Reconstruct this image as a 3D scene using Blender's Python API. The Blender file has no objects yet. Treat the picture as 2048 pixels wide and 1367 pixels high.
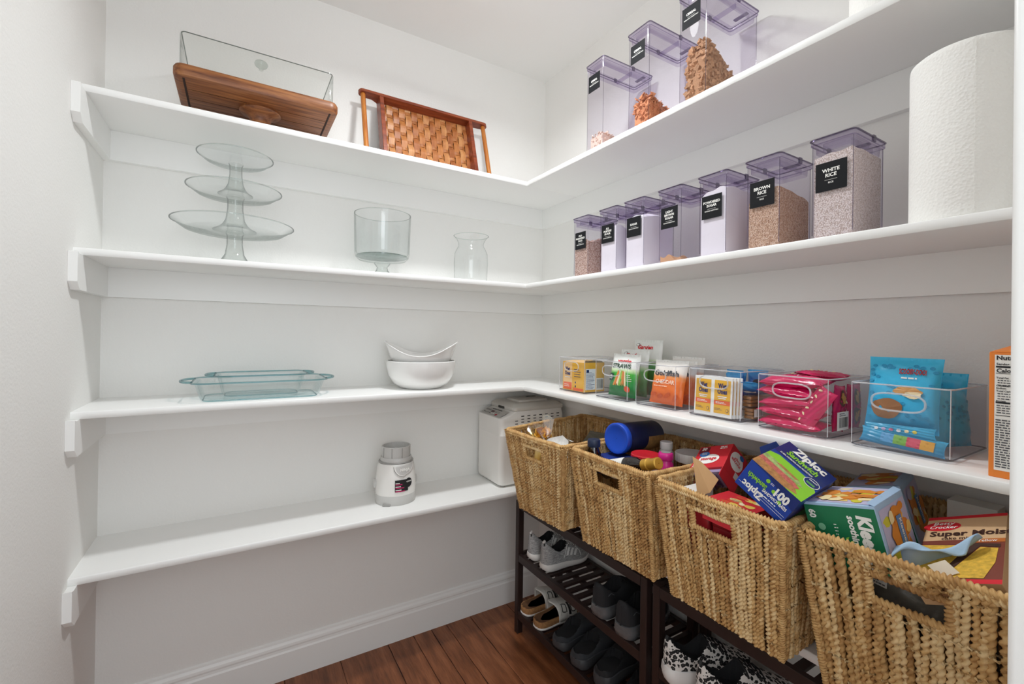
import bpy, math, random
import numpy as np
from mathutils import Vector, Matrix

# ------------------------------------------------------------------ camera, world, light
scn = bpy.context.scene
random.seed(7); RNG = np.random.default_rng(7)
def cam_setup():
    yaw, pit, rol = (math.radians(a) for a in (31.1666, 0.1918, 0.8182))
    F = Vector((math.sin(yaw)*math.cos(pit), math.cos(yaw)*math.cos(pit), math.sin(pit)))
    R = Vector((math.cos(yaw), -math.sin(yaw), 0)); U = R.cross(F)
    R2 = R*math.cos(rol) + U*math.sin(rol); U2 = -R*math.sin(rol) + U*math.cos(rol)
    cd = bpy.data.cameras.new('camera'); co = bpy.data.objects.new('camera', cd)
    scn.collection.objects.link(co)
    m = Matrix((R2, U2, -F)).transposed().to_4x4(); m.translation = Vector((-1.3022, -1.8637, 1.2848))
    co.matrix_world = m
    cd.sensor_fit = 'HORIZONTAL'; cd.sensor_width = 36; cd.lens = 904.91/2048*36
    cd.shift_y = -20.584/2048; cd.clip_start = .01; cd.clip_end = 50
    scn.camera = co
cam_setup()
world = bpy.data.worlds.new('world'); scn.world = world; world.use_nodes = True
world.node_tree.nodes['Background'].inputs[0].default_value = (.90, .955, 1.0, 1)
world.node_tree.nodes['Background'].inputs[1].default_value = 2.0
def lamp(name, kind, loc, power, size, rot=(0,0,0), col=(1,1,1)):
    l = bpy.data.lights.new(name, kind); l.energy = power; l.color = col
    if kind == 'AREA' and hasattr(size, '__len__'): l.shape = 'RECTANGLE'; l.size, l.size_y = size
    elif kind == 'AREA': l.shape = 'DISK'; l.size = size
    else: l.shadow_soft_size = size
    o = bpy.data.objects.new(name, l); o.location = loc; o.rotation_euler = rot
    scn.collection.objects.link(o); return o
dl = lamp('ceiling_light', 'AREA', (-.72, -.76, 2.47), 14.5, .11, col=(.955,.985,1)); dl.data.spread = math.radians(158)
lamp('ceiling_light_globe', 'POINT', (-.72, -.76, 2.43), 1.9, .06, col=(.955,.985,1))
lamp('fill_light', 'AREA', (-1.46, -2.5, 1.65), 9.5, (.8, .9), rot=(math.radians(86),0,math.radians(-38)), col=(.90,.965,1))  # soft fill added behind the camera to brighten the pantry; no actual fixture
scn.view_settings.view_transform = 'Standard'; scn.view_settings.look = 'None'
scn.view_settings.exposure = -0.45; scn.view_settings.gamma = 1
scn.view_settings.use_curve_mapping = False
scn.cycles.transparent_max_bounces = 40; scn.cycles.max_bounces = 14; scn.cycles.diffuse_bounces = 8

# ------------------------------------------------------------------ helpers
COL = scn.collection
def lin(h):
    h = h.lstrip('#'); c = [int(h[i:i+2],16)/255 for i in (0,2,4)]
    return tuple((x/12.92 if x <= .04045 else ((x+.055)/1.055)**2.4) for x in c) + (1,)
MATS = {}
class N:
    def __init__(s, name):
        s.m = bpy.data.materials.new(name); s.m.use_nodes = True
        s.t = s.m.node_tree; s.b = s.t.nodes['Principled BSDF']; s.out = s.t.nodes['Material Output']
    def new(s, t, **k):
        n = s.t.nodes.new(t)
        for a, v in k.items(): setattr(n, a, v)
        return n
    def link(s, a, b): s.t.links.new(a, b)
    def coord(s, kind='Object', scale=(1,1,1)):
        c = s.new('ShaderNodeTexCoord'); mp = s.new('ShaderNodeMapping'); mp.inputs['Scale'].default_value = scale
        s.link(c.outputs[kind], mp.inputs[0]); return mp.outputs[0]
    def noise(s, vec, scale, detail=4, rough=.55):
        n = s.new('ShaderNodeTexNoise'); n.inputs['Scale'].default_value = scale; n.inputs['Detail'].default_value = detail
        n.inputs['Roughness'].default_value = rough
        if vec: s.link(vec, n.inputs['Vector'])
        return n
    def ramp(s, fac, stops, interp='LINEAR'):
        r = s.new('ShaderNodeValToRGB'); e = r.color_ramp; e.interpolation = interp
        while len(e.elements) < len(stops): e.elements.new(.5)
        for el, (p, c) in zip(e.elements, stops): el.position = p; el.color = lin(c) if isinstance(c, str) else c
        s.link(fac, r.inputs[0]); return r.outputs[0]
    def bump(s, h, strength, dist=.002):
        b = s.new('ShaderNodeBump'); b.inputs['Strength'].default_value = strength; b.inputs['Distance'].default_value = dist
        s.link(h, b.inputs['Height']); s.link(b.outputs[0], s.b.inputs['Normal'])
def mat(name, col, rough=.5, metal=0, spec=.5, bump=None, var=None, coat=0, coord='Object', island=0, sheen=0):
    if name in MATS: return MATS[name]
    n = N(name); b = n.b
    b.inputs['Base Color'].default_value = lin(col); b.inputs['Roughness'].default_value = rough
    b.inputs['Metallic'].default_value = metal; b.inputs['Specular IOR Level'].default_value = spec
    b.inputs['Coat Weight'].default_value = coat
    if sheen: b.inputs['Sheen Weight'].default_value = sheen
    vec = None
    if bump or var: vec = n.coord(coord)
    if bump:
        sc, st, ds = bump; n.bump(n.noise(vec, sc, 3).outputs[0], st, ds)
    if var or island:
        hs = n.new('ShaderNodeHueSaturation'); hs.inputs['Color'].default_value = lin(col)
        if island:
            g = n.new('ShaderNodeNewGeometry'); src = g.outputs['Random Per Island']; amt = island
        else:
            src = n.noise(vec, var[0], 5).outputs[0]; amt = var[1]
        mr = n.new('ShaderNodeMapRange'); mr.inputs['To Min'].default_value = 1-amt; mr.inputs['To Max'].default_value = 1+amt
        if not island: mr.inputs['From Min'].default_value = .25; mr.inputs['From Max'].default_value = .75
        n.link(src, mr.inputs[0]); n.link(mr.outputs[0], hs.inputs['Value']); n.link(hs.outputs[0], b.inputs['Base Color'])
    MATS[name] = n.m; return n.m
def clear(name, tint, f0=.05, f1=.75, power=4., rough=.03, edge=None, knee=.72):
    """thin clear plastic or glass sheet: lets light through, mirrors at grazing angles"""
    if name in MATS: return MATS[name]
    n = N(name); n.t.nodes.remove(n.b)
    tr = n.new('ShaderNodeBsdfTransparent'); gl = n.new('ShaderNodeBsdfGlossy'); mx = n.new('ShaderNodeMixShader')
    gl.inputs['Roughness'].default_value = rough
    lw = n.new('ShaderNodeLayerWeight'); lw.inputs[0].default_value = .5
    pw = n.new('ShaderNodeMath', operation='POWER'); pw.inputs[1].default_value = power; n.link(lw.outputs['Facing'], pw.inputs[0])
    mr = n.new('ShaderNodeMapRange'); mr.inputs['To Min'].default_value = f0; mr.inputs['To Max'].default_value = f1
    n.link(pw.outputs[0], mr.inputs[0]); n.link(mr.outputs[0], mx.inputs[0])
    if edge:
        c = n.ramp(lw.outputs['Facing'], [(0, tint), (knee, tint), (1, edge)]); n.link(c, tr.inputs[0])
    else: tr.inputs[0].default_value = lin(tint)
    n.link(tr.outputs[0], mx.inputs[1]); n.link(gl.outputs[0], mx.inputs[2]); n.link(mx.outputs[0], n.out.inputs[0])
    MATS[name] = n.m; return n.m

class MB:
    def __init__(s): s.v = []; s.f = []
    def add(s, vs, fs):
        k = len(s.v); s.v += [tuple(v) for v in vs]; s.f += [tuple(i+k for i in f) for f in fs]; return s
    def box(s, x0, x1, y0, y1, z0, z1):
        return s.add([(x0,y0,z0),(x1,y0,z0),(x1,y1,z0),(x0,y1,z0),(x0,y0,z1),(x1,y0,z1),(x1,y1,z1),(x0,y1,z1)],
            [(3,2,1,0),(4,5,6,7),(0,1,5,4),(1,2,6,5),(2,3,7,6),(3,0,4,7)])
    def loft(s, rings, bot=True, top=True, closed=False, flip=False):
        n = len(rings[0]); vs = [p for r in rings for p in r]; fs = []
        m = len(rings)
        for i in range(m if closed else m-1):
            a = i*n; b = ((i+1) % m)*n
            for j in range(n):
                k = (j+1) % n; fs.append((a+j, a+k, b+k, b+j))
        if not closed:
            if bot: fs.append(tuple(range(n-1,-1,-1)))
            if top: fs.append(tuple((m-1)*n+j for j in range(n)))
        if flip: fs = [f[::-1] for f in fs]
        return s.add(vs, fs)
    def rbox(s, x0, x1, y0, y1, z0, z1, r=.003, b=None, n=4):
        b = min(r if b is None else b, (z1-z0)/2.01); cx, cy = (x0+x1)/2, (y0+y1)/2; hx, hy = (x1-x0)/2, (y1-y0)/2
        R = lambda ins, z: rrect(cx, cy, hx-ins, hy-ins, max(r-ins, .0003), z, n)
        return s.loft([R(b, z0), R(b*.3, z0+b*.3), R(0, z0+b), R(0, z1-b), R(b*.3, z1-b*.3), R(b, z1)])
    def lathe(s, prof, n=32, c=(0,0,0), a0=0, bot=False, top=False, sx=1, sy=1):
        return s.loft([[(c[0]+sx*r*math.cos(a0+2*math.pi*j/n), c[1]+sy*r*math.sin(a0+2*math.pi*j/n), c[2]+z) for j in range(n)] for r, z in prof], bot, top)
    def tube(s, path, r, n=8, closed=False, caps=True):
        P = [Vector(p) for p in path]; m = len(P); rings = []
        rad = r if hasattr(r, '__len__') else [r]*m
        T = [(P[(i+1)%m]-P[i-1] if closed else P[min(i+1,m-1)]-P[max(i-1,0)]).normalized() for i in range(m)]
        up = Vector((0,0,1)) if abs(T[0].z) < .9 else Vector((1,0,0))
        nrm = (up - T[0]*up.dot(T[0])).normalized()
        for i in range(m):
            nrm = (nrm - T[i]*nrm.dot(T[i])).normalized(); bi = T[i].cross(nrm)
            rings.append([P[i] + (nrm*math.cos(2*math.pi*j/n) + bi*math.sin(2*math.pi*j/n))*rad[i] for j in range(n)])
        return s.loft(rings, caps, caps, closed)
    def prism(s, poly, fn, t0, t1):
        return s.loft([[fn(a, b, t0) for a, b in poly], [fn(a, b, t1) for a, b in poly]])
    def build(s, name, m, parent=None, smooth=False, sharp=40, **props):
        me = bpy.data.meshes.new(name); me.from_pydata([tuple(v) for v in s.v], [], s.f); me.update()
        return link(name, me, m, parent, smooth, sharp, **props)
def link(name, me, m, parent=None, smooth=False, sharp=40, **props):
    if m and not me.materials: me.materials.append(m)
    if smooth:
        me.polygons.foreach_set('use_smooth', [True]*len(me.polygons)); me.set_sharp_from_angle(angle=math.radians(sharp))
    o = bpy.data.objects.new(name, me); COL.objects.link(o)
    if parent: o.parent = parent
    for k, v in props.items(): o[k] = v
    return o
def rrect(cx, cy, hx, hy, r, z, n=4):
    r = min(r, hx*.999, hy*.999); pts = []
    for sx, sy, a in ((1,1,0),(-1,1,90),(-1,-1,180),(1,-1,270)):
        for i in range(n+1):
            t = math.radians(a+90*i/n); pts.append((cx+sx*(hx-r)+r*math.cos(t), cy+sy*(hy-r)+r*math.sin(t), z))
    return pts
def thing(name, label, cat, loc=(0,0,0), rot=(0,0,0), group=None, mtx=None):
    o = bpy.data.objects.new(name, None); COL.objects.link(o); o.empty_display_size = .05
    o['label'] = label; o['category'] = cat
    if group: o['group'] = group
    if mtx is not None: o.matrix_world = mtx
    else: o.location = loc; o.rotation_euler = rot
    return o
def tag(o, label, cat, group=None, kind=None):
    if label: o['label'] = label
    if cat: o['category'] = cat
    if group: o['group'] = group
    if kind: o['kind'] = kind
    return o
def axes_mtx(o, a0, a1, a2):
    a0 = Vector(a0).normalized(); a1 = Vector(a1); a1 = (a1-a0*a1.dot(a0)).normalized(); c = a0.cross(a1)
    if c.dot(Vector(a2)) < 0: raise ValueError('left-handed axes')
    m = Matrix((a0, a1, c)).transposed().to_4x4(); m.translation = Vector(o); return m
TXT = {}
def text_mesh(body, bold=.012, shear=0):
    k = (body, bold, shear)
    if k not in TXT:
        cu = bpy.data.curves.new('t', 'FONT'); cu.body = body; cu.size = 1; cu.align_x = 'CENTER'; cu.offset = bold; cu.shear = shear
        cu.resolution_u = 2; cu.space_line = .85
        ob = bpy.data.objects.new('t', cu); COL.objects.link(ob)
        me = bpy.data.meshes.new_from_object(ob)
        vs = [tuple(v.co) for v in me.vertices]; fs = [tuple(p.vertices) for p in me.polygons]
        bpy.data.objects.remove(ob); bpy.data.curves.remove(cu); bpy.data.meshes.remove(me)
        TXT[k] = (vs, fs)
    return TXT[k]
class Fr:
    """flat (or bulged) printed face: o + u*x + v*y (+ n*lift)"""
    def __init__(s, parent, o, u, v, lift=.0004, surf=None):
        s.p = parent; s.o = Vector(o); s.u = Vector(u).normalized(); s.v = Vector(v).normalized(); s.n = s.u.cross(s.v); s.l = lift; s.s = surf
    def pt(s, x, y, k=1):
        b = s.s(x, y) if s.s else 0
        return s.o + s.u*x + s.v*y + s.n*(s.l*k + b)
    def poly(s, pts, m, name='print', k=1):
        return MB().add([s.pt(x, y, k) for x, y in pts], [tuple(range(len(pts)))]).build(name, m, s.p)
    def rect(s, x0, y0, x1, y1, m, name='print', k=1, seg=1):
        if s.s:
            mb = MB(); nx, ny = 8, 6
            vs = [s.pt(x0+(x1-x0)*i/nx, y0+(y1-y0)*j/ny, k) for j in range(ny+1) for i in range(nx+1)]
            return mb.add(vs, [(j*(nx+1)+i, j*(nx+1)+i+1, (j+1)*(nx+1)+i+1, (j+1)*(nx+1)+i) for j in range(ny) for i in range(nx)]).build(name, m, s.p, True)
        return s.poly([(x0,y0),(x1,y0),(x1,y1),(x0,y1)], m, name, k)
    def ell(s, cx, cy, rx, ry, m, name='print', k=1, n=24, rot=0):
        c, sn = math.cos(rot), math.sin(rot); pts = []
        for i in range(n):
            a = 2*math.pi*i/n; x, y = rx*math.cos(a), ry*math.sin(a); pts.append((cx+x*c-y*sn, cy+x*sn+y*c))
        if s.s:
            return MB().add([s.pt(cx, cy, k)]+[s.pt(x, y, k) for x, y in pts], [(0, 1+i, 1+(i+1)%n) for i in range(n)]).build(name, m, s.p, True)
        return s.poly(pts, m, name, k)
    def blob(s, cx, cy, rx, ry, m, name='print', k=1, n=18, seed=0, amp=.25):
        r = random.Random(seed); ph = [r.uniform(0, 6.28) for _ in range(3)]
        pts = []
        for i in range(n):
            a = 2*math.pi*i/n; q = 1+amp*(math.sin(2*a+ph[0])*.5+math.sin(3*a+ph[1])*.4+math.sin(5*a+ph[2])*.3)
            pts.append((cx+rx*q*math.cos(a), cy+ry*q*math.sin(a)))
        return MB().add([s.pt(cx, cy, k)]+[s.pt(x, y, k) for x, y in pts], [(0, 1+i, 1+(i+1)%n) for i in range(n)]).build(name, m, s.p)
    def lines(s, x0, x1, y0, y1, rows, h, m, name='small_print', k=1, seed=1, fill=.9):
        """rows of unreadably fine print, as short dashes"""
        r = random.Random(seed); mb = MB()
        for i in range(rows):
            y = y1-(y1-y0)*(i+.5)/rows; x = x0
            end = x0+(x1-x0)*(r.uniform(.6, 1) if fill < 1 else 1)
            while x < end:
                w = min(r.uniform(1.2, 3.5)*h, end-x)
                mb.add([s.pt(x, y-h/2, k), s.pt(x+w, y-h/2, k), s.pt(x+w, y+h/2, k), s.pt(x, y+h/2, k)], [(0,1,2,3)]); x += w+h*.6
        return mb.build(name, m, s.p)
    def bars(s, x0, x1, y0, y1, m, seed=2, k=1, name='barcode'):
        r = random.Random(seed); mb = MB(); x = x0
        while x < x1:
            w = r.choice((.6, 1, 1.6))*(x1-x0)/40
            mb.add([s.pt(x, y0, k), s.pt(x+w, y0, k), s.pt(x+w, y1, k), s.pt(x, y1, k)], [(0,1,2,3)]); x += w+r.choice((.8, 1.2, 2))*(x1-x0)/40
        return mb.build(name, m, s.p)
    def text(s, body, x, y, h, m, name='lettering', k=2, bold=.012, rot=0, w=None, shear=0):
        vs, fs = text_mesh(body, bold, shear); c, sn = math.cos(rot), math.sin(rot); out = []
        sc = h/.70; sx = sc
        if w:
            xs = [v[0] for v in vs]; sx = w/max(max(xs)-min(xs), 1e-6)
        for vx, vy, _ in vs:
            a, b = vx*sx, vy*sc; out.append(s.pt(x+a*c-b*sn, y+a*sn+b*c, k))
        return MB().add(out, fs).build(name, m, s.p)
def face(parent, which, x0, x1, y0, y1, z0, z1, lift=.0004):
    """printing frame on one side of a box; (0,0) at its lower left corner as read"""
    d = {'-x': ((x0,y1,z0),(0,-1,0),(0,0,1)), '+x': ((x1,y0,z0),(0,1,0),(0,0,1)), '-y': ((x0,y0,z0),(1,0,0),(0,0,1)),
         '+y': ((x1,y1,z0),(-1,0,0),(0,0,1)), '+z': ((x0,y0,z1),(1,0,0),(0,1,0))}[which]
    return Fr(parent, *d, lift=lift)

# ------------------------------------------------------------------ common materials
def wall_paint(name, col, scale, strength):
    n = N(name); v = n.coord('Object')
    n.b.inputs['Base Color'].default_value = lin(col); n.b.inputs['Roughness'].default_value = .62
    a = n.noise(v, scale, 3, .5); n.bump(a.outputs[0], strength, .0016); return n.m
M_WALL = wall_paint('orange_peel_wall_paint', '#ecebe8', 150, .5)
M_CEIL = wall_paint('ceiling_paint', '#eeeeec', 120, .12)
def trim_paint():
    n = N('white_semigloss_paint'); n.b.inputs['Base Color'].default_value = lin('#f1f1ef'); n.b.inputs['Roughness'].default_value = .36
    v = n.coord('Object'); n.bump(n.noise(v, 55, 4).outputs[0], .10, .0012); return n.m
M_TRIM = trim_paint()
M_WHITE = mat('glossy_white_plastic', '#e9e9e7', .3)
M_PAPERW = mat('white_print', '#f4f3ee', .6); M_BLACK = mat('black_print', '#17171a', .6)
M_INK = mat('grey_small_print', '#55565a', .7)

# ------------------------------------------------------------------ the room
D, T = .286, .019
Z1, Z2, Z3, Z4 = 1.9151, 1.4904, 1.0656, .6374
XC, ZC, YF = -1.6682, 2.541, -1.744
def struct(name, mb, m, parent=None, **k):
    o = mb.build(name, m, parent, **k)
    if not parent: o['kind'] = 'structure'
    return o
struct('wall_back', MB().box(XC-.1, .1, 0, .1, 0, ZC), M_WALL)
struct('wall_right', MB().box(0, .1, -2.3, 0, 0, ZC), M_WALL)
struct('wall_left', MB().box(XC-.1, XC, -3.2, 0, 0, ZC), M_WALL)
struct('wall_front', MB().box(-.66, 0, YF-.115, YF-.004, 0, ZC), M_WALL)
struct('ceiling', MB().box(XC-.1, .1, -2.0, .1, ZC, ZC+.1), M_CEIL)
struct('trim_1', MB().rbox(-.694, -.60, YF-.125, YF, 0, ZC-.3, r=.006, b=.001), M_TRIM, smooth=True)
def bb_prof():   # (out from wall, z)
    return [(0,0),(.016,0),(.016,.098),(.013,.104),(.012,.112),(.0135,.118),(.012,.126),(.007,.134),(.006,.140),(0,.144)]
struct('baseboard_back', MB().prism(bb_prof(), lambda a, b, t: (t, -a, b), XC, 0), M_TRIM)
struct('baseboard_right', MB().prism(bb_prof(), lambda a, b, t: (-a, t, b), -1.744, -.016), M_TRIM)
def floor_mat():
    n = N('reddish_brown_floor_boards'); v = n.coord('Object', (9, 1.1, 9))
    oi = n.new('ShaderNodeObjectInfo'); ad = n.new('ShaderNodeVectorMath', operation='ADD'); sc = n.new('ShaderNodeVectorMath', operation='SCALE'); sc.inputs[3].default_value = 13
    cb = n.new('ShaderNodeCombineXYZ'); n.link(oi.outputs['Random'], cb.inputs[0]); n.link(oi.outputs['Random'], cb.inputs[1])
    n.link(cb.outputs[0], sc.inputs[0]); n.link(v, ad.inputs[0]); n.link(sc.outputs[0], ad.inputs[1])
    g = n.noise(ad.outputs[0], 3.2, 7, .62)
    c = n.ramp(g.outputs[0], [(.25, '#57331f'), (.45, '#7f4a2b'), (.58, '#945a38'), (.8, '#ab6f49')])
    w = n.noise(n.coord('Object', (70, 4, 70)), 4, 3)
    mx = n.new('ShaderNodeMix', data_type='RGBA', blend_type='MULTIPLY'); mx.inputs[0].default_value = .35
    n.link(c, mx.inputs[6]); n.link(n.ramp(w.outputs[0], [(.3, '#8a7468'), (.6, '#ffffff')]), mx.inputs[7])
    vo = n.new('ShaderNodeTexVoronoi'); vo.inputs['Scale'].default_value = 2.4; n.link(n.coord('Object', (1.3, .8, 1)), vo.inputs['Vector'])
    m2 = n.new('ShaderNodeMix', data_type='RGBA', blend_type='MULTIPLY'); m2.inputs[0].default_value = .8
    n.link(mx.outputs[2], m2.inputs[6]); n.link(n.ramp(vo.outputs['Distance'], [(.0, '#1c130e'), (.035, '#3c2414'), (.06, '#ffffff')]), m2.inputs[7])
    n.link(m2.outputs[2], n.b.inputs['Base Color']); n.b.inputs['Roughness'].default_value = .38
    n.bump(w.outputs[0], .18, .001); return n.m
M_FLOOR = floor_mat()
floor = struct('floor', MB().box(XC, 0, -3.2, 0, -.05, -.004), mat('dark_gap_between_boards', '#1c100a', .9))
xs = [-1.668, -1.52, -1.33, -1.14, -.944, -.758, -.65, -.571, -.5, -.386, -.195, -.09, 0]
for i in range(len(xs)-1):
    a, b = xs[i]+.0012, xs[i+1]-.0012
    mb = MB(); rings = []
    ys = np.linspace(-3.2, 0, 60); r = random.Random(i)
    wob = [r.uniform(-.0009, .0009) for _ in ys]
    for y, w in zip(ys, wob):
        rings.append([(a+w, y, -.02), (b+w, y, -.02), (b+w, y, -.0015), (b-.002+w, y, 0), (a+.002+w, y, 0), (a+w, y, -.0015)])
    mb.loft(rings, flip=True).build('plank', M_FLOOR, floor)

# ------------------------------------------------------------------ shelves
YE = -1.743
def shelf(z, label, zc_l=.092):
    t = thing('wall_shelf', label, 'shelf', (0, 0, z-T))
    jig = random.Random(int(z*100))
    def edge_board(name, along):     # board with a slightly worn rounded front edge
        rings = []
        lo, hi = ((XC, -.0003) if along == 'x' else (YE, -D-.0002))
        n = 70
        for i in range(n+1):
            s = lo+(hi-lo)*i/n; e = jig.gauss(0, .00035); b = .0022
            pr = [(0,0),(D+e-b*.4,0),(D+e,b*.4),(D+e,T-b+jig.gauss(0,.0002)),(D+e-b*.35,T-b*.35),(D+e-b,T),(0,T)]
            rings.append([((s, -a, h) if along == 'x' else (-a, s, h)) for a, h in pr])
        return MB().loft(rings, flip=(along == 'y')).build(name, M_TRIM, t, True, 50)
    edge_board('board', 'x'); edge_board('board', 'y')
    H = zc_l
    MB().box(XC+T, -T, -T, -.0003, -H, -.0002).build('cleat', M_TRIM, t)
    MB().box(-T, -.0003, YE, -.0003, -H, -.0002).build('cleat', M_TRIM, t)
    # left cleat: pokes out past the shelf front, lower corner cut back
    y0 = -D-.042
    poly = [(0,-.0002),(y0+.012,-.0002),(y0,-.0002+.004),(y0,-H*.78),(y0+.022,-H),(0,-H)]
    MB().prism(poly, lambda a, b, x: (x, a, b), XC+.0003, XC+T).build('cleat', M_TRIM, t)
    return t
shelf(Z1, 'topmost white L-shaped shelf, carrying the wooden tray and cereal containers')
shelf(Z2, 'white L-shaped shelf carrying the glass cake stands and the row of rice and sugar containers')
shelf(Z3, 'white L-shaped shelf carrying the white bowls and the six clear bins')
shelf(Z4, 'lowest white L-shaped shelf, carrying the bread machine and seagrass baskets')

# ------------------------------------------------------------------ things on the left run
M_GLASS = clear('clear_glass', '#fdfefe', .05, .5, 3.5, .02, edge='#cdd4d1')
M_GLASS_TH = clear('thick_clear_glass', '#eef2f0', .06, .5, 3., .02, edge='#7c8785')
M_AQUA = clear('aqua_tinted_glass', '#fdfefe', .045, .4, 3.5, .02, edge='#e9f5f6')
M_STEM = clear('solid_glass_stem', '#f6f8f7', .07, .65, 2.6, .02, edge='#7d8785', knee=.45)
M_CLOCHE = clear('clear_cloche', '#fbfcfb', .035, .4, 4., .02, edge='#c9cdcb')
def wood(name, c0, c1, c2, scale=(3, 40, 40), rough=.42):
    n = N(name); v = n.coord('Object', scale); g = n.noise(v, 2.2, 6, .6)
    n.link(n.ramp(g.outputs[0], [(.3, c0), (.5, c1), (.72, c2)]), n.b.inputs['Base Color']); n.b.inputs['Roughness'].default_value = rough
    n.bump(g.outputs[0], .12, .0008); return n.m
M_ACACIA = wood('acacia_wood', '#5a2f18', '#86512c', '#a8703f')
M_ACACIA_E = wood('acacia_wood_end', '#7d4a26', '#a9713e', '#c08a52', (3, 60, 60))
M_TEAK = wood('reddish_tray_wood', '#5e2613', '#81391d', '#9a4d2a', (4, 30, 30), .35)
M_DOWEL = wood('orange_dowel_wood', '#a35a22', '#b9702d', '#c9853f', (40, 40, 5), .35)

# cake board on a foot with a glass cover
t = thing('cake_stand', 'long acacia wood cake board on a turned foot, with a clear rectangular cover', 'cake stand', (-1.2495, -.145, Z1))
z0, z1, hx, hy = .0905, .128, .224, .128
rings = []
for ins, z in ((.012, z0), (.003, z0+.004), (0, z0+.012), (0, z1-.008), (.004, z1-.001), (.008, z1)): rings.append(rrect(0, 0, hx-ins, hy-ins, .028-ins, z, 6))
board = MB().loft(rings).build('board', M_ACACIA, t, True)
for sx in (-1, 1):
    MB().rbox(sx*(hx-.026)-.003, sx*(hx-.026)+.003, -hy+.015, hy-.015, z0-.0012, z0+.001, .001).build('groove', mat('dark_groove', '#2a1409', .8), board)
for y in (-.045, .02, .075):
    MB().box(-hx+.03, hx-.03, y-.0006, y+.0006, z0-.0006, z0+.001).build('glue_line', mat('dark_groove', '#2a1409', .8), board)
MB().lathe([(.052,.0),(.055,.004),(.05,.012),(.034,.03),(.029,.045),(.031,.062),(.042,.074),(.057,.079),(.061,.084),(.06,z0+.0005)], 36, bot=True).build('foot', M_ACACIA, t, True)
cv = MB(); r_ = lambda ins, z: rrect(0, 0, .209-ins, .112-ins, .012, z, 4)
cv.loft([r_(0, z1+.001), r_(0, z1+.094), r_(.0015, z1+.0985), r_(.006, z1+.1)], bot=False)
cov = cv.build('cover', M_CLOCHE, t, True)
MB().tube(rrect(0, 0, .2055, .1085, .012, z1+.0985, 5), .0016, 6, True).build('cover_rim', clear('cover_edge', '#b9bfbd', .08, .5, 3., .03, edge='#5d6462'), cov, True)
MB().tube(rrect(0, 0, .209, .112, .012, z1+.003, 5), .0012, 6, True).build('cover_rim', M_CLOCHE, cov, True)
MB().lathe([(.006,z1+.1),(.007,z1+.108),(.017,z1+.113),(.02,z1+.12),(.017,z1+.127),(.006,z1+.131),(.0005,z1+.132)], 24).build('knob', M_GLASS_TH, cov, True)

# woven-strap tray leaning on the wall
def tray():
    L, H, dp = .555, .30, .05           # length, height when stood on its side, depth of the rails
    lean = math.radians(-17)
    t = thing('serving_tray', 'reddish wooden serving tray with a woven strap bottom, leaning on the back wall', 'tray', (-.642, -.115, Z1+.001), (lean, 0, 0))
    def rail(z, side):
        pts = []; n = 8
        hl = L/2
        # outline in (x, y): rounded lugs at both ends, notched behind the end rails
        for cx, a0 in ((hl-.016, -90), (-hl+.016, 90)):
            for i in range(n+1):
                a = math.radians(a0+180*i/n); pts.append((cx+.016*math.cos(a), -dp+.018+.016*math.sin(a)))
            sx = 1 if cx > 0 else -1
            lug = [(sx*(hl-.05), -dp+.036), (sx*(hl-.072), -dp+.046), (sx*(hl-.078), 0)]
            pts += lug if sx > 0 else []
            if sx < 0: pts = pts
        out = [(hl-.016+.016*math.cos(math.radians(-90+180*i/n)), -dp+.016+.016*math.sin(math.radians(-90+180*i/n))) for i in range(n+1)]
        out += [(hl-.055, -dp+.034), (hl-.074, -dp+.044), (hl-.08, 0)]
        out += [(-a, b) for a, b in reversed(out)]
        MB().prism(out, lambda a, b, h: (a, b, h), z, z+.012).build('long_rail', M_TEAK, t)
    rail(0, 0); rail(H-.012, 1)
    for sx in (-1, 1):
        x = sx*(L/2-.085)
        MB().rbox(x-.008, x+.008, -dp, 0, .012, H-.012, .002, .0005).build('end_rail', M_TEAK, t)
        MB().lathe([(.0095, .012), (.0095, H-.012)], 14, (sx*(L/2-.017), -dp+.017, 0)).build('handle_bar', M_DOWEL, t, True)
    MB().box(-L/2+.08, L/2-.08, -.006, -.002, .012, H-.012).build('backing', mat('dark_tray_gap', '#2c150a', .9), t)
    ms = [wood('bamboo_strap_%d' % k, c[0], c[1], c[2], (25, 25, 3), .4) for k, c in enumerate((('#94532a', '#ad6d39', '#bd7f4b'), ('#a06236', '#ba7f4c', '#c89461'), ('#86491f', '#9d5d32', '#b07240')))]
    mh = wood('bamboo_strap_cross', '#8a4e28', '#a5683a', '#b67a48', (3, 25, 25), .4)
    w = L-.17; nx, nz = 15, 8; px = w/nx; pz = (H-.024)/nz
    for i in range(nx):
        x = -w/2+px*(i+.5); pts = []
        path = []
        for k in range(nz*4+1):
            z = .012+pz*nz*k/(nz*4); ph = ((k/4+.0) + i*1.0)
            j = k/4-.5; over = math.cos(math.pi*(j+i))
            path.append((z, -.0125-.0035*over))
        mb = MB(); hw = px*.47
        mb.loft([[(x-hw, y, z), (x+hw, y, z), (x+hw, y+.0018, z), (x-hw, y+.0018, z)] for z, y in path], flip=True)
        mb.build('strap', ms[(i*7) % 3], t)
    for j in range(nz):
        if j % 1: continue
        z = .012+pz*(j+.5); path = []
        for k in range(nx*4+1):
            x = -w/2+px*nx*k/(nx*4); i = k/4-.5
            over = math.cos(math.pi*(i+j))
            path.append((x, -.0095+.0035*over))
        hw = pz*.2
        MB().loft([[(x, y, z-hw), (x, y, z+hw), (x, y+.0018, z+hw), (x, y+.0018, z-hw)] for x, y in path]).build('cross_strap', mh, t)
tray()

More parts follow.
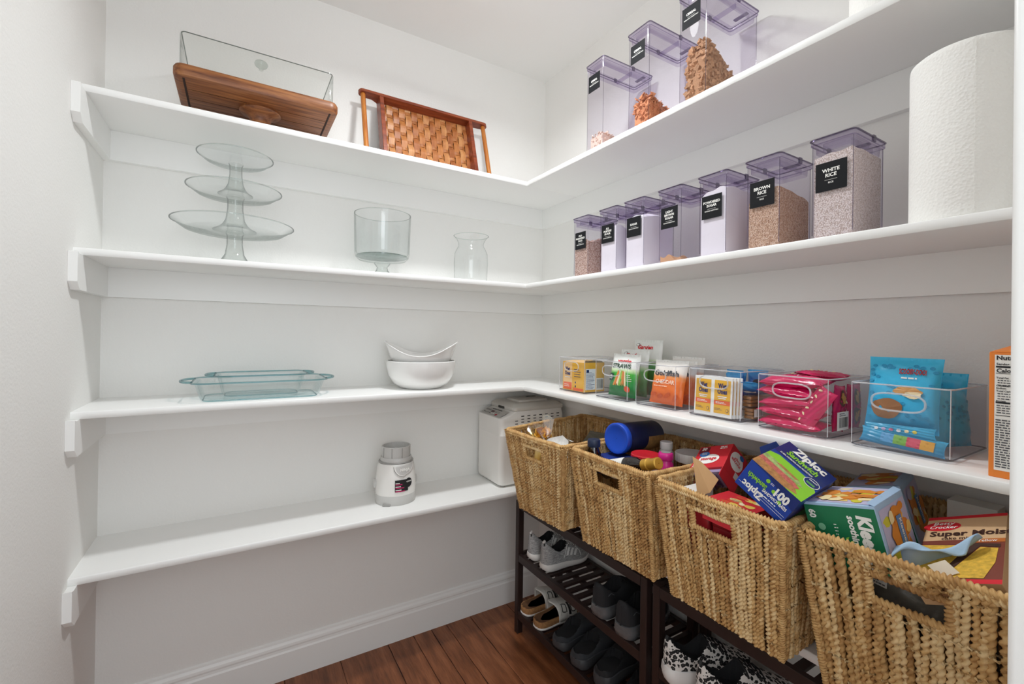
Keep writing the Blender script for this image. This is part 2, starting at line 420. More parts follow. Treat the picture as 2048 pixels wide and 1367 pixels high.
# glass cake stands, stacked
def glass_stand(z, R, h, x, y, label, rim=.022):
    t = thing('glass_cake_stand', label, 'cake stand', (x, y, z), group='glass pedestal cake stands stacked in a tower')
    rf = min(.062, R*.46)
    MB().lathe([(rf,0),(rf,.002),(rf*.82,.007),(rf*.6,.018),(rf*.44,.035),(rf*.36,h*.62),(rf*.36,h-.012),(rf*.42,h-.006)], 40).build('pedestal', M_STEM, t, True, 60)
    MB().lathe([(rf*.1,h-.003),(rf*.42,h-.004),(R*.74,h-.003),(R*.80,h),(R*.98,h+rim),(R,h+rim+.001),(R,h+rim+.003),(R*.975,h+rim+.003),(R*.80,h+.004),(R*.74,h+.002),(rf*.1,h+.002)], 56).build('plate', M_GLASS, t, True, 60)
    MB().tube([(R*.993*math.cos(a), R*.993*math.sin(a), h+rim+.002) for a in np.linspace(0, 2*math.pi, 57)[:-1]], .0018, 6, True).build('rim', M_STEM, t, True)
    return h
sx, sy = -1.316, -.145
glass_stand(Z2, .172, .108, sx, sy, 'largest clear glass cake stand, bottom of the three-tier tower')
glass_stand(Z2+.111, .134, .113, sx, sy, 'middle clear glass cake stand of the three-tier tower', .018)
glass_stand(Z2+.227, .107, .106, sx, sy, 'smallest clear glass cake stand, top of the three-tier tower', .016)

t = thing('trifle_bowl', 'clear glass footed trifle bowl with straight tall sides', 'bowl', (-.839, -.14, Z2))
MB().lathe([(.05,0),(.05,.003),(.036,.01),(.022,.024),(.019,.036),(.027,.046),(.03,.052)], 36).build('foot', M_STEM, t, True, 60)
MB().lathe([(.001,.052),(.03,.053),(.085,.062),(.097,.074),(.1,.09),(.104,.235),(.1005,.235),(.0965,.092),(.092,.083),(.05,.076),(.001,.074)], 56).build('bowl', M_GLASS, t, True, 60)
MB().lathe([(.001,.0715),(.088,.0715),(.0935,.0745),(.0935,.0785),(.088,.080),(.001,.080)], 48).build('thick_base', clear('thick_base_glass', '#e4eae8', .07, .5, 2.5, .03, edge='#8f9c99'), t, True, 60)
MB().tube([(.1025*math.cos(a), .1025*math.sin(a), .235) for a in np.linspace(0, 2*math.pi, 57)[:-1]], .0014, 6, True).build('rim', M_STEM, t, True)
t = thing('glass_vase', 'small clear glass vase with a pinched neck and flared lip', 'vase', (-.467, -.14, Z2))
MB().lathe([(.001,.002),(.063,.002),(.067,.006),(.069,.02),(.071,.09),(.069,.125),(.06,.145),(.0525,.158),(.053,.17),(.062,.188),(.073,.2)], 44).build('body', M_GLASS, t, True, 60)
MB().tube([(.0725*math.cos(a), .0725*math.sin(a), .2) for a in np.linspace(0, 2*math.pi, 49)[:-1]], .0013, 6, True).build('lip', M_GLASS_TH, t, True)
MB().lathe([(.001,.001),(.062,.001),(.066,.004),(.062,.008),(.001,.008)], 40).build('base', M_GLASS_TH, t, True)

# two nested glass baking dishes
def baking_dish(name, label, loc, hx, hy, h, tab, rz=0):
    t = thing(name, label, 'baking dish', loc, (0, 0, rz), group='nested aqua glass baking dishes')
    R = lambda ix, z, r=.03: rrect(0, 0, hx+ix, hy+ix, r, z, 6)
    mb = MB(); mb.loft([R(-.026,.0008,.02), R(-.016,.003), R(-.010,.012), R(0,h-.006), R(.002,h-.001), R(.010,h), R(.012,h+.003), R(.009,h+.005), R(-.002,h+.003), R(-.005,h-.004), R(-.014,.014), R(-.02,.007), R(-.028,.006,.02)])
    mb.build('dish', M_AQUA, t, True, 60)
    MB().tube(R(-.018, .0025), .0016, 6, True).build('base_edge', clear('aqua_base_edge', '#cfe6e9', .08, .5, 2.5, .02, edge='#6fa3ac'), t, True)
    MB().tube(R(.0105, h+.0025, .035), .0024, 6, True).build('rim', clear('aqua_glass_edge', '#c3e0e3', .08, .6, 2.5, .02, edge='#4b8a95'), t, True)
    for s in (-1, 1):                    # end handles: flat tabs with an oval hole
        pts = []; k = MB(); n = 28
        for (rx, ry, z) in ((tab, hy*.62, h+.0005), (tab, hy*.62, h+.005)):
            pts.append([(s*(hx+.008)+s*max(0, rx*math.sin(math.pi*(i/n)))*1.0, ry*math.cos(math.pi*i/n), z) for i in range(n+1)])
        inner = [[(s*(hx+.008+tab*.28)+tab*.22*math.cos(2*math.pi*i/n+0), hy*.30*math.sin(2*math.pi*i/n), z) for i in range(n)] for z in (h+.0005, h+.005)]
        ring0 = [(s*(hx+.008)+s*tab*math.sin(math.pi*i/n), hy*.62*math.cos(math.pi*i/n)) for i in range(n+1)]
        rp = []
        for i in range(n+1):
            a = math.pi*i/n
            x, y = ring0[i]; rp.append((x, y, h+.003))
        k.tube(rp, .0038, 8).build('handle', MATS['aqua_glass_edge'], t, True)
        k2 = MB(); cxh = s*(hx+.008+tab*.45)
        o_ = [(s*(hx+.008)+s*(tab)*max(0, math.sin(math.pi*i/n)), hy*.62*math.cos(math.pi*i/n), h+.004) for i in range(n+1)]
        i_ = [(cxh+s*tab*.2*math.sin(math.pi*i/n*2-math.pi/2), hy*.28*math.cos(math.pi*i/n), h+.004) for i in range(n+1)]
        k2.add(o_+i_, [(i, i+1, n+2+i, n+1+i) for i in range(n)]).build('handle_web', M_AQUA, t, True)
baking_dish('glass_baking_dish', 'larger aqua glass baking dish holding a smaller one', (-1.232, -.150, Z3), .178, .105, .055, .034)
baking_dish('glass_baking_dish', 'smaller aqua glass baking dish nested inside the larger one', (-1.232, -.142, Z3+.0075), .122, .078, .064, .026)

# stacked white bowls
M_CERAM = mat('white_glazed_ceramic', '#f0efed', .12, coat=.3)
def bowl(name, label, loc, prof, swoop=0, n=64, rz=0):
    t = thing(name, label, 'bowl', loc, (0,0,rz), group='white ceramic bowls, stacked')
    H = max(z for r, z in prof)
    rings = []
    for r, z in prof:
        ring = []
        for j in range(n):
            a = 2*math.pi*j/n; k = (z/H)**2
            dz = swoop*k*(math.cos(2*a)); dr = swoop*.35*k*max(0, math.cos(2*a))
            ring.append(((r+dr)*math.cos(a), (r+dr)*math.sin(a), z+dz))
        rings.append(ring)
    MB().loft(rings, True, True).build('bowl_body', M_CERAM, t, True, 60)
    MB().tube([Vector(p)+Vector((0,0,.0003)) for p in rings[len(prof)//2]], .0022, 6, True).build('rim', M_CERAM, t, True)
bowl('serving_bowl', 'deep white ceramic bowl, lower one of the stacked pair', (-.681, -.148, Z3),
     [(.06,0),(.082,.004),(.108,.022),(.125,.05),(.133,.085),(.135,.105),(.131,.105),(.127,.08),(.118,.05),(.1,.024),(.075,.010),(.05,.008)])
bowl('serving_bowl', 'white bowl with a dipping, wavy rim, on top of the deep bowl', (-.681, -.148, Z3+.062),
     [(.05,0),(.07,.003),(.098,.02),(.114,.045),(.122,.066),(.128,.083),(.131,.092),(.127,.092),(.12,.07),(.108,.043),(.09,.022),(.065,.009),(.04,.007)], .027, rz=math.radians(-22))

# food processor base
t = thing('food_processor_base', 'white and grey food processor motor base with a sticker', 'food processor', (-.775, -.142, Z4), (0, 0, math.radians(-3)))
M_GREYP = mat('light_grey_plastic', '#c9c8c5', .35); M_GREYD = mat('mid_grey_plastic', '#9d9c99', .4); M_WP = mat('white_appliance_plastic', '#eceae6', .25)
n = 48; ell = lambda r, z: [(r*1.0*math.cos(2*math.pi*j/n), r*.92*math.sin(2*math.pi*j/n), z) for j in range(n)]
MB().loft([ell(.072,.0), ell(.0755,.004), ell(.0765,.03), ell(.076,.036)]).build('bottom_skirt', M_GREYP, t, True)
MB().loft([ell(.0755,.036), ell(.076,.05), ell(.074,.1), ell(.069,.138), ell(.0655,.15), ell(.06,.153)]).build('housing', M_WP, t, True)
MB().loft([ell(.0645,.1505), ell(.066,.154), ell(.063,.158), ell(.056,.158)]).build('collar', M_GREYD, t, True)
MB().lathe([(.059,.157),(.059,.166),(.056,.170),(.0555,.172)], 40).build('turntable_ring', M_GREYP, t, True)
MB().lathe([(.054,.168),(.054,.210),(.0515,.212),(.049,.210),(.049,.175),(.02,.174),(.001,.174)], 40).build('locking_ring', M_GREYP, t, True, 30)
for k in range(5):
    a = math.radians(200+k*40); MB().box(-.0012, .0012, -.0008, .0008, .172, .209).build('seam', M_GREYD, t).matrix_local = Matrix.Translation((.0542*math.cos(a), .0542*math.sin(a), 0)) @ Matrix.Rotation(a+math.pi/2, 4, 'Z')
MB().tube([(0, 0, .174), (0, 0, .2)], .006, 8).build('drive_spindle', M_GREYP, t, True)
for s in (-1, 1): MB().lathe([(.018,-.006),(.018,.004),(.014,.008)], 20, bot=True, top=True).build('cord_wrap', M_GREYP, t, True).matrix_local = Matrix.Translation((s*.075, .01, .072)) @ Matrix.Rotation(s*math.pi/2, 4, 'Y')
MB().rbox(-.034, -.004, -.0735, -.06, 0, .009, .003).build('foot_gap', M_GREYD, t).matrix_local = Matrix.Rotation(math.radians(-25), 4, 'Z')
def hsurf(x, y):      # housing front, as seen from -y
    R = .0762-.0035*max(0, (y-.09)/.04) if y > .06 else .0762
    return math.sqrt(max(R*R-x*x, 1e-6))*.92-.05
f = Fr(t, (0, -.05, 0), (1,0,0), (0,0,1), .0009, hsurf)
def arc_badge(dx, w, h0, h1, m, k, name):
    nx, ny = 14, 8; vs = []
    for j in range(ny+1):
        y = h0+(h1-h0)*j/ny; q = math.sqrt(max(0, 1-((h1-y)/(h1-h0))**2)) if j else .12
        for i in range(nx+1): vs.append(f.pt(dx+w*(2*i/nx-1)*q, y+.006*(i/nx-.5), k))
    MB().add(vs, [(j*(nx+1)+i, j*(nx+1)+i+1, (j+1)*(nx+1)+i+1, (j+1)*(nx+1)+i) for j in range(ny) for i in range(nx)]).build(name, m, t, True)
arc_badge(.016, .0405, .1085, .1475, mat('badge_dark_line', '#7f7e7c', .5), 1.5, 'badge_edge')
arc_badge(.016, .039, .110, .1480, M_WP, 3, 'badge_rim')
arc_badge(.016, .034, .1145, .1472, M_GREYP, 4, 'badge')
f.text('NINJA', .017, .128, .0095, M_PAPERW, k=6, bold=.03)
M_MAG = mat('magenta_print', '#b3265f', .5)
f.rect(-.02, .053, .03, .096, M_BLACK, 'sticker', 2)
f.ell(.032, .082, .014, .0175, M_BLACK, 'sticker', 2.2)
f.text('400W', .033, .084, .006, M_PAPERW, k=4)
for k, w in enumerate((.028, .036, .04)):
    f.rect(-.0185, .083-.0125*k-.0055, -.0185+w*.9, .083-.0125*k-.0015, M_MAG, 'print', 3.5)
    f.rect(-.0185, .083-.0125*k, -.0185+w*.55, .083-.0125*k+.003, M_PAPERW, 'print', 3.5)

# bread machine
t = thing('bread_machine', 'white bread machine with a sloped control panel, in the corner', 'bread machine', (0, 0, Z4))
x0, x1, y0, y1 = -.366, -.035, -.236, -.022
def bm_ring(ix, z, xa=x0): return rrect((xa+x1)/2, (y0+y1)/2, (x1-xa)/2-ix, (y1-y0)/2-ix, .022, z, 5)
MB().loft([bm_ring(.012,.006), bm_ring(.004,.012), bm_ring(0,.022), bm_ring(0,.215), bm_ring(-.0004,.2165), bm_ring(-.0004,.2185), bm_ring(0,.22), bm_ring(0,.275), bm_ring(.0, .289), bm_ring(.002, .300, x0+.035), bm_ring(.004, .315, x0+.062), bm_ring(.012,.3155,x0+.07)]).build('body', M_WP, t, True, 35)
for fx in (x0+.03, x1-.03):
    for fy in (y0+.03, y1-.03): MB().lathe([(.012,0),(.012,.008)], 14, (fx, fy, 0), bot=True, top=True).build('foot', M_GREYD, t)
def lid_ring(ix, z): return rrect((x0+.068+x1-.005)/2, (y0+y1)/2, (x1-.005-x0-.068)/2-ix, (y1-y0)/2-.004-ix, .018, z, 5)
lid = MB().loft([lid_ring(-.002,.3158), lid_ring(-.004,.319), lid_ring(-.004,.330), lid_ring(.012,.343), lid_ring(.03,.346)]).build('lid', mat('cream_grey_lid', '#d3d0c9', .35), t, True, 35)
MB().loft([[(a*.62+.62*0+((x0+x1)/2+.035)*.38, b*.55+((y0+y1)/2)*.45, z+dz) for a, b, z in lid_ring(q, .345)] for q, dz in ((0,0),(.006,.008),(.02,.011))]).build('lid_dome', MATS['cream_grey_lid'], lid, True, 35)
MB().rbox(-.16, -.11, -.118, -.10, .353, .3575, .003).build('lid_window', mat('dark_window', '#26262a', .2), lid)
MB().rbox(x0+.060, x0+.070, -.155, -.105, .317, .327, .003).build('lid_grip', mat('dark_recess', '#3a3936', .7), lid)
# sloped control panel
pa = Vector((x0+.002, y0+.016, .2895)); pb = Vector((x0+.060, y0+.016, .3135))
fp = Fr(t, Vector((x0+.004, y1-.016, .2915)), (0,-1,0), (pb-pa), .0009)
LW, LH = (y1-y0)-.032, (pb-pa).length*.92
fp.rect(.004, .004, LW-.004, LH-.004, mat('grey_panel_film', '#bdbbb6', .4), 'control_panel')
fp.rect(.012, .028, .055, .036, mat('panel_dark_stripe', '#8f8c87', .5), 'print', 2)
fp.rect(.066, .021, .092, .033, mat('dark_red_display', '#4a1a20', .15), 'display', 2)
fp.lines(.02, .11, .006, .02, 1, .004, M_BLACK, 'panel_marks', 2, 4); fp.lines(.05, .14, .038, .052, 1, .004, M_BLACK, 'panel_marks', 2, 6); fp.lines(.1, .14, .022, .034, 2, .0016, M_INK, 'panel_marks', 2, 5)
for k in range(6): fp.rect(.03+.014*k, .0115, .0385+.014*k, .0165, M_PAPERW, 'button', 1.6)
fp.ell(.131, .011, .008, .006, mat('red_button', '#b3283a', .4), 'button', 2)
M_SLOT = mat('vent_slot_black', '#2b2b2c', .8)
for c in range(8):
    for r in range(4):
        if c == 0 and r == 3: continue
        xx = x0+.07+.031*c; zz = .292-.0125*r-(.018 if c == 0 else 0)
        MB().rbox(xx, xx+.0145, y0-.0006, y0+.004, zz, zz+.0034, .001, .0004).build('vent_slot', M_SLOT, t)
for r in range(6):
    MB().rbox(x0+.066, x0+.09, y0-.0006, y0+.004, .045+.0105*r, .0485+.0105*r, .001, .0004).build('vent_slot', M_SLOT, t)

# ------------------------------------------------------------------ lidded food containers
M_PURP = clear('lilac_clear_plastic', '#f5f3f8', .045, .45, 4., .04, edge='#c3bbd2')
M_LID = clear('lilac_lid_plastic', '#eae5f1', .07, .5, 3., .05, edge='#b1a6c4')
M_LIDE = clear('lilac_lid_edge', '#b5abc2', .10, .6, 2.5, .06, edge='#5a5068')
def grains(name, c0, c1, c2, scale, bump=.6, stretch=(1,1,1)):
    n = N(name); v = n.coord('Object', stretch); vo = n.new('ShaderNodeTexVoronoi'); vo.inputs['Scale'].default_value = scale
    n.link(v, vo.inputs['Vector']); nz = n.noise(v, scale*.35, 4)
    sep = n.new('ShaderNodeSeparateColor'); n.link(vo.outputs['Color'], sep.inputs[0])
    c = n.ramp(sep.outputs[0], [(.0, c0), (.5, c1), (1, c2)])
    mx = n.new('ShaderNodeMix', data_type='RGBA', blend_type='MULTIPLY'); mx.inputs[0].default_value = .5
    n.link(c, mx.inputs[6]); n.link(n.ramp(vo.outputs['Distance'], [(.3, '#ffffff'), (.75, '#9c8478')]), mx.inputs[7])
    n.link(mx.outputs[2], n.b.inputs['Base Color']); n.b.inputs['Roughness'].default_value = .85
    inv = n.new('ShaderNodeMath', operation='SUBTRACT'); inv.inputs[0].default_value = 1; n.link(vo.outputs['Distance'], inv.inputs[1])
    n.bump(inv.outputs[0], bump, .0015); return n.m
M_OATS = grains('rolled_oats', '#a57b66', '#d6b6a2', '#eddaca', 420)
M_BRICE = grains('brown_rice_grains', '#bd9070', '#dcb897', '#efd6bd', 620, .6, (1,1,.55))
M_WRICE = grains('white_rice_grains', '#dccabd', '#f3e7dd', '#fbf4ee', 620, .5, (1,1,.55))
M_POWD = mat('white_powder', '#f3f0f2', .95, bump=(300, .15, .001))
M_BSUG = mat('light_brown_sugar', '#d3a57c', .95, bump=(260, .5, .002))
M_LABEL = mat('matte_black_label', '#17181b', .7, spec=.2)
def heap(loc, hx, hy, h, m, label, cat, peak=0, tilt=(0,0), seed=0, amp=.004, name=None, cut=None):
    """loose food filling a container up to a bumpy surface"""
    n = 14; r = random.Random(seed); ph = [r.uniform(0, 6) for _ in range(6)]
    def top(a, b):
        z = h + peak*(1-(a*a+b*b)*.5) + tilt[0]*a + tilt[1]*b + amp*(math.sin(4*a+ph[0])+math.sin(5*b+ph[1])+math.sin(7*a-6*b+ph[2])*.7)
        return max(z, .004)
    mb = MB(); vs = []
    for j in range(n+1):
        for i in range(n+1):
            a, b = 2*i/n-1, 2*j/n-1; vs.append((a*hx, b*hy, top(a, b)))
    fs = [(j*(n+1)+i, j*(n+1)+i+1, (j+1)*(n+1)+i+1, (j+1)*(n+1)+i) for j in range(n) for i in range(n)]
    k = len(vs); edge = [i for i in range(n+1)]+[j*(n+1)+n for j in range(1, n+1)]+[n*(n+1)+i for i in range(n-1, -1, -1)]+[j*(n+1) for j in range(n-1, 0, -1)]
    vs += [(vs[e][0], vs[e][1], 0) for e in edge]; m_ = len(edge)
    fs += [(edge[i], k+i, k+(i+1)%m_, edge[(i+1)%m_])[::-1] for i in range(m_)] + [tuple(range(k+m_-1, k-1, -1))]
    mb.add(vs, fs); o = mb.build(name, m, None, True, 50); o.location = loc
    return tag(o, label, cat, kind='stuff')
def container(yL, yR, xf, dep, z, H, label, lines, sub, lab, group, ribs=True):
    w = yL-yR; hx, hy = dep/2, w/2; cx, cy = xf+hx, (yL+yR)/2
    t = thing('food_container', label, 'container', (cx, cy, z), group=group)
    R = lambda ix, zz, r=.008: rrect(0, 0, hx+ix, hy+ix, r, zz, 4)
    MB().loft([R(-.004,.0), R(-.001,.002), R(-.001,.008), R(0,.012), R(0,H)], bot=True, top=False).build('body', M_PURP, t, True, 60)
    MB().tube(R(-.0003, .0015), .0012, 5, True).build('base_edge', M_LIDE, t, True)
    for sx, sy in ((-1,-1),(-1,1),(1,-1)):
        MB().tube([(sx*(hx-.0012), sy*(hy-.0012), .01), (sx*(hx-.0012), sy*(hy-.0012), H)], .0006, 5).build('corner_edge', M_LIDE, t, True)
    lid = MB().loft([R(-.004,H-.018), R(-.003,H-.001), R(.0025,H), R(.0035,H+.002), R(.0035,H+.010), R(.002,H+.0125), R(-.004,H+.0135)], bot=False).build('lid', M_LID, t, True, 60)
    MB().tube(R(.0042, H+.0105), .0016, 6, True).build('lid_rim', M_LIDE, lid, True)
    MB().tube(R(.0030, H+.0005), .0012, 6, True).build('lid_rim', M_LID, lid, True)
    # inner plug frame with the flip-flap hinge across it
    q = MB(); q.loft([R(-.013,H-.012,.006), R(-.013,H+.004,.006)], False, False); q.build('lid_frame', M_LID, lid, True)
    hxp = hx*.18
    MB().rbox(hxp-.003, hxp+.003, -hy+.006, hy-.006, H-.011, H+.002, .001).build('hinge_bar', M_LID, lid)
    for sy in (-1, 1): MB().rbox(hxp-.006, hxp+.006, sy*(hy+.003)-.0022, sy*(hy+.003)+.0022, H+.001, H+.015, .001).build('hinge_knuckle', M_LIDE, lid)
    MB().rbox(hx-.02, hx-.006, -hy*.5, hy*.5, H+.0135, H+.0175, .002).build('flap_tab', M_LIDE, lid)
    # label
    ly0, ly1, lx0, lx1 = lab
    f = Fr(t, (-hx, hy, 0), (0,-1,0), (0,0,1), .0008)
    f.rect(lx0, ly0, lx1, ly1, M_LABEL, 'label')
    cxl = (lx0+lx1)/2; lh = ly1-ly0; lw = lx1-lx0; k = len(lines)
    fs = min(.0062, lh*.115); gap = fs*1.42; top = ly0+lh*.5+fs*.25+gap*(k-1)/2+lh*.05
    if sub == 'RICE': fs *= 1.15
    for i, s in enumerate(lines):
        f.text(s, cxl, top-gap*i*(1.15 if sub == 'RICE' else 1), fs, M_PAPERW, bold=.03)
    yl = top-gap*(k-1)*(1.15 if sub == 'RICE' else 1)-fs*.9
    f.rect(cxl-lw*.2, yl, cxl+lw*.2, yl+.0005, M_PAPERW, 'rule', 2)
    f.text(sub, cxl, yl-fs*1.0, fs*.48, M_PAPERW, bold=.02)
    return t, cx, cy, hx, hy
G2 = 'small lilac-tinted containers on the middle shelf'
z = Z2; BE = 'BAKING ESSENTIALS'
SM = [(-.5705, -.6475, 'OLD FASHIONED OATS', ['OLD','FASHIONED','OATS'], BE), (-.7095, -.7865, 'ALL PURPOSE FLOUR', ['ALL','PURPOSE','FLOUR'], BE),
      (-.8248, -.9018, 'SUGAR', ['SUGAR'], BE), (-.9595, -1.0365, 'LIGHT BROWN SUGAR', ['LIGHT','BROWN','SUGAR'], BE),
      (-1.0935, -1.1705, 'POWDERED SUGAR', ['POWDERED','SUGAR'], BE), (-1.2245, -1.3015, 'BROWN RICE', ['BROWN','RICE'], 'RICE'), (-1.368, -1.445, 'WHITE RICE', ['WHITE','RICE'], 'RICE')]
for i, (a, b, nm, ls, sub) in enumerate(SM):
    _, cx, cy, hx, hy = container(a, b, -.262, .137, z, .2, 'lilac-tinted clear container with a black label reading %s' % nm, ls, sub, (.098, .158, .008, .066), G2)
    L = (cx, cy, z+.003); hx -= .0035; hy -= .0035
    if i == 0: heap(L, hx, hy, .128, M_OATS, 'rolled oats filling two thirds of the oats container', 'oats', seed=1, name='rolled_oats', tilt=(.008, 0))
    if i == 1: heap(L, hx, hy, .142, M_POWD, 'white flour in the all purpose flour container', 'flour', seed=2, name='white_flour', tilt=(.004, -.004))
    if i == 2: heap(L, hx, hy, .150, M_POWD, 'white sugar piled in the sugar container', 'sugar', peak=.020, seed=3, amp=.001, name='white_sugar')
    if i == 3: heap(L, hx, hy, .008, M_BSUG, 'last bit of light brown sugar at the container bottom', 'sugar', peak=.006, seed=4, name='brown_sugar', tilt=(-.006, .008))
    if i == 4: heap(L, hx, hy, .160, M_POWD, 'powdered sugar filling the powdered sugar container', 'sugar', peak=.014, seed=5, amp=.0015, name='powdered_sugar', tilt=(-.002, -.006))
    if i == 5: heap(L, hx, hy, .112, M_BRICE, 'brown rice sloping inside its container', 'rice', seed=6, peak=.012, name='brown_rice', tilt=(-.008, -.012), amp=.0015)
    if i == 6: heap(L, hx, hy, .174, M_WRICE, 'white rice filling its container nearly to the lid', 'rice', seed=7, amp=.001, name='white_rice', tilt=(0, -.002))
G1 = 'tall lilac-tinted cereal containers on the top shelf'
M_CER1 = mat('pale_oat_cereal', '#d9bfae', .9, island=.14, bump=(150, .5, .002))
M_CER2 = mat('orange_brown_cereal', '#cd8a5e', .85, island=.12, bump=(180, .4, .002))
M_CER3 = mat('tan_shredded_cereal', '#c1946c', .9, island=.16, bump=(220, .8, .003))
TALL = [(-.633, -.716, 'first tall cereal container from the corner, holding a little pale cereal', .060, M_CER1, 'pale'),
        (-.832, -.915, 'middle tall cereal container, a third full of orange-brown squares', .098, M_CER2, 'orange'),
        (-1.024, -1.108, 'tall cereal container nearest the paper towels, half full of shredded cereal', .152, M_CER3, 'tan')]
for i, (a, b, lb, h, m, kind) in enumerate(TALL):
    _, cx, cy, hx, hy = container(a, b, -.262, .23, Z1, .297, lb, ['CEREAL'], 'BREAKFAST ESSENTIALS', (.21, .268, .008, .066), G1)
    # cereal: a heap of separate pieces
    r = random.Random(30+i); mb = MB(); hx -= .005; hy -= .005
    cnt = (760, 1000, 1150)[i]; sz = (.007, .0115, .0125)[i]; done = 0
    def top(x): return h*(1.0-(.55 if i != 1 else .35)*((x+hx)/(2*hx))) if i != 2 else h*max(.12, 1.0-1.05*max(0, (x+hx*.25)/(1.25*hx)))
    while done < cnt:
        x = r.uniform(-hx+sz*.6, hx-sz*.6); y = r.uniform(-hy+sz*.6, hy-sz*.6); tz = top(x)*(1+.08*math.sin(30*y+x*40))
        zc = r.uniform(sz*.6, max(tz, sz*.7))
        near = (zc > tz-sz*1.6) or x < -hx+sz*1.2 or y < -hy+sz*1.2
        if not near: continue
        done += 1
        e = Matrix.Rotation(r.uniform(0, 6.3), 3, 'X') @ Matrix.Rotation(r.uniform(0, 6.3), 3, 'Y') @ Matrix.Rotation(r.uniform(0, 6.3), 3, 'Z')
        s1, s2, s3 = ((1, .8, .5), (1, .85, .18), (1, .85, .5))[i]
        k = sz*.55*r.uniform(.75, 1.15)
        vs = []
        for sx in (-1, 1):
            for sy in (-1, 1):
                for szz in (-1, 1):
                    q = e @ Vector((sx*s1*k*r.uniform(.8,1.1), sy*s2*k*r.uniform(.8,1.1), szz*s3*k*r.uniform(.8,1.1)))
                    vs.append((min(max(x+q.x, -hx), hx), min(max(y+q.y, -hy), hy), max(zc+q.z, .0006)))
        mb.add(vs, [(0,1,3,2),(4,6,7,5),(0,4,5,1),(2,3,7,6),(0,2,6,4),(1,5,7,3)])
    # solid core behind the loose outer pieces
    core = [(-hx+sz*.8, sz*.3), (hx-sz*.8, sz*.3)]
    n = 10; ring = lambda yy: [(x, yy, max(top(x)-sz*1.3, sz*.4)) for x in np.linspace(-hx+sz*.8, hx-sz*.8, n)] + [(hx-sz*.8, yy, .001), (-hx+sz*.8, yy, .001)]
    mb.loft([ring(-hy+sz*.8), ring(hy-sz*.8)])
    o = mb.build('cereal', m, None); o.location = (cx, cy, Z1+.003)
    tag(o, '%s cereal pieces heaped in the tall container %s' % (kind, ('next to the corner', 'in the middle of the three', 'nearest the paper towels')[i]), 'cereal', kind='stuff')

# paper towel rolls
def towel_mat():
    n = N('quilted_paper_towel'); n.b.inputs['Base Color'].default_value = lin('#f1f0ec'); n.b.inputs['Roughness'].default_value = .95
    v = n.coord('Object'); vo = n.new('ShaderNodeTexVoronoi'); vo.inputs['Scale'].default_value = 210; n.link(v, vo.inputs['Vector'])
    n.bump(vo.outputs['Distance'], .5, .0016); return n.m
M_TOWEL = towel_mat()
def towel_roll(loc, r, h, label):
    t = thing('paper_towel_roll', label, 'paper towel', loc)
    MB().lathe([(.021,0),(r-.006,0),(r-.0005,.003),(r,.012),(r,h-.012),(r-.001,h-.004),(r-.006,h),(.021,h)], 72).build('paper', M_TOWEL, t, True, 50)
    MB().lathe([(.0209,.0004),(.0209,h-.0004),(.019,h-.0004),(.019,.0004)], 24).build('core', mat('cardboard', '#b08e66', .8), t, True)
    a = math.radians(200); MB().loft([[(r*1.002*math.cos(a+d), r*1.002*math.sin(a+d), z) for z in (.004, h-.004)]+[((r+.0012)*math.cos(a+d), (r+.0012)*math.sin(a+d), z) for z in (h-.004, .004)] for d in (0, .02)]).build('loose_end', M_TOWEL, t)
towel_roll((-.196, -1.592, Z2), .078, .298, 'large white paper towel roll beside the white rice container')
towel_roll((-.15, -1.463, Z1), .07, .28, 'white paper towel roll on the topmost shelf, mostly out of view')

# ------------------------------------------------------------------ clear bins on the right run
M_BIN = clear('clear_bin_plastic', '#fcfcfd', .07, .45, 4., .10, edge='#dcdde3')
M_BINE = clear('clear_bin_edge', '#b9bac2', .12, .6, 2.5, .08, edge='#5f616a')
def milky(name, tint, white, dif=.4):
    n = N(name); n.t.nodes.remove(n.b)
    tr = n.new('ShaderNodeBsdfTransparent'); tr.inputs[0].default_value = lin(tint); df = n.new('ShaderNodeBsdfDiffuse'); df.inputs[0].default_value = lin(white)
    gl = n.new('ShaderNodeBsdfGlossy'); gl.inputs['Roughness'].default_value = .15
    m1 = n.new('ShaderNodeMixShader'); m1.inputs[0].default_value = dif; n.link(tr.outputs[0], m1.inputs[1]); n.link(df.outputs[0], m1.inputs[2])
    m2 = n.new('ShaderNodeMixShader'); m2.inputs[0].default_value = .15; n.link(m1.outputs[0], m2.inputs[1]); n.link(gl.outputs[0], m2.inputs[2]); n.link(m2.outputs[0], n.out.inputs[0]); return n.m
M_BINR = milky('bright_moulded_plastic_edge', '#f4f5f8', '#f6f7fa', .42); M_BINH = milky('moulded_handle_edge', '#f6f7f9', '#f6f7fa', .28)
BW, BD, BH, XB = .155, .205, .13, -.231
def stadium(cx, cz, hw, hh, n=32):
    pts = []
    for i in range(n):
        a = 2*math.pi*i/n; c, s = math.cos(a), math.sin(a); e = .55
        pts.append((cx+math.copysign(abs(c)**e, c)*hw, cz+math.copysign(abs(s)**.8, s)*hh))
    return pts
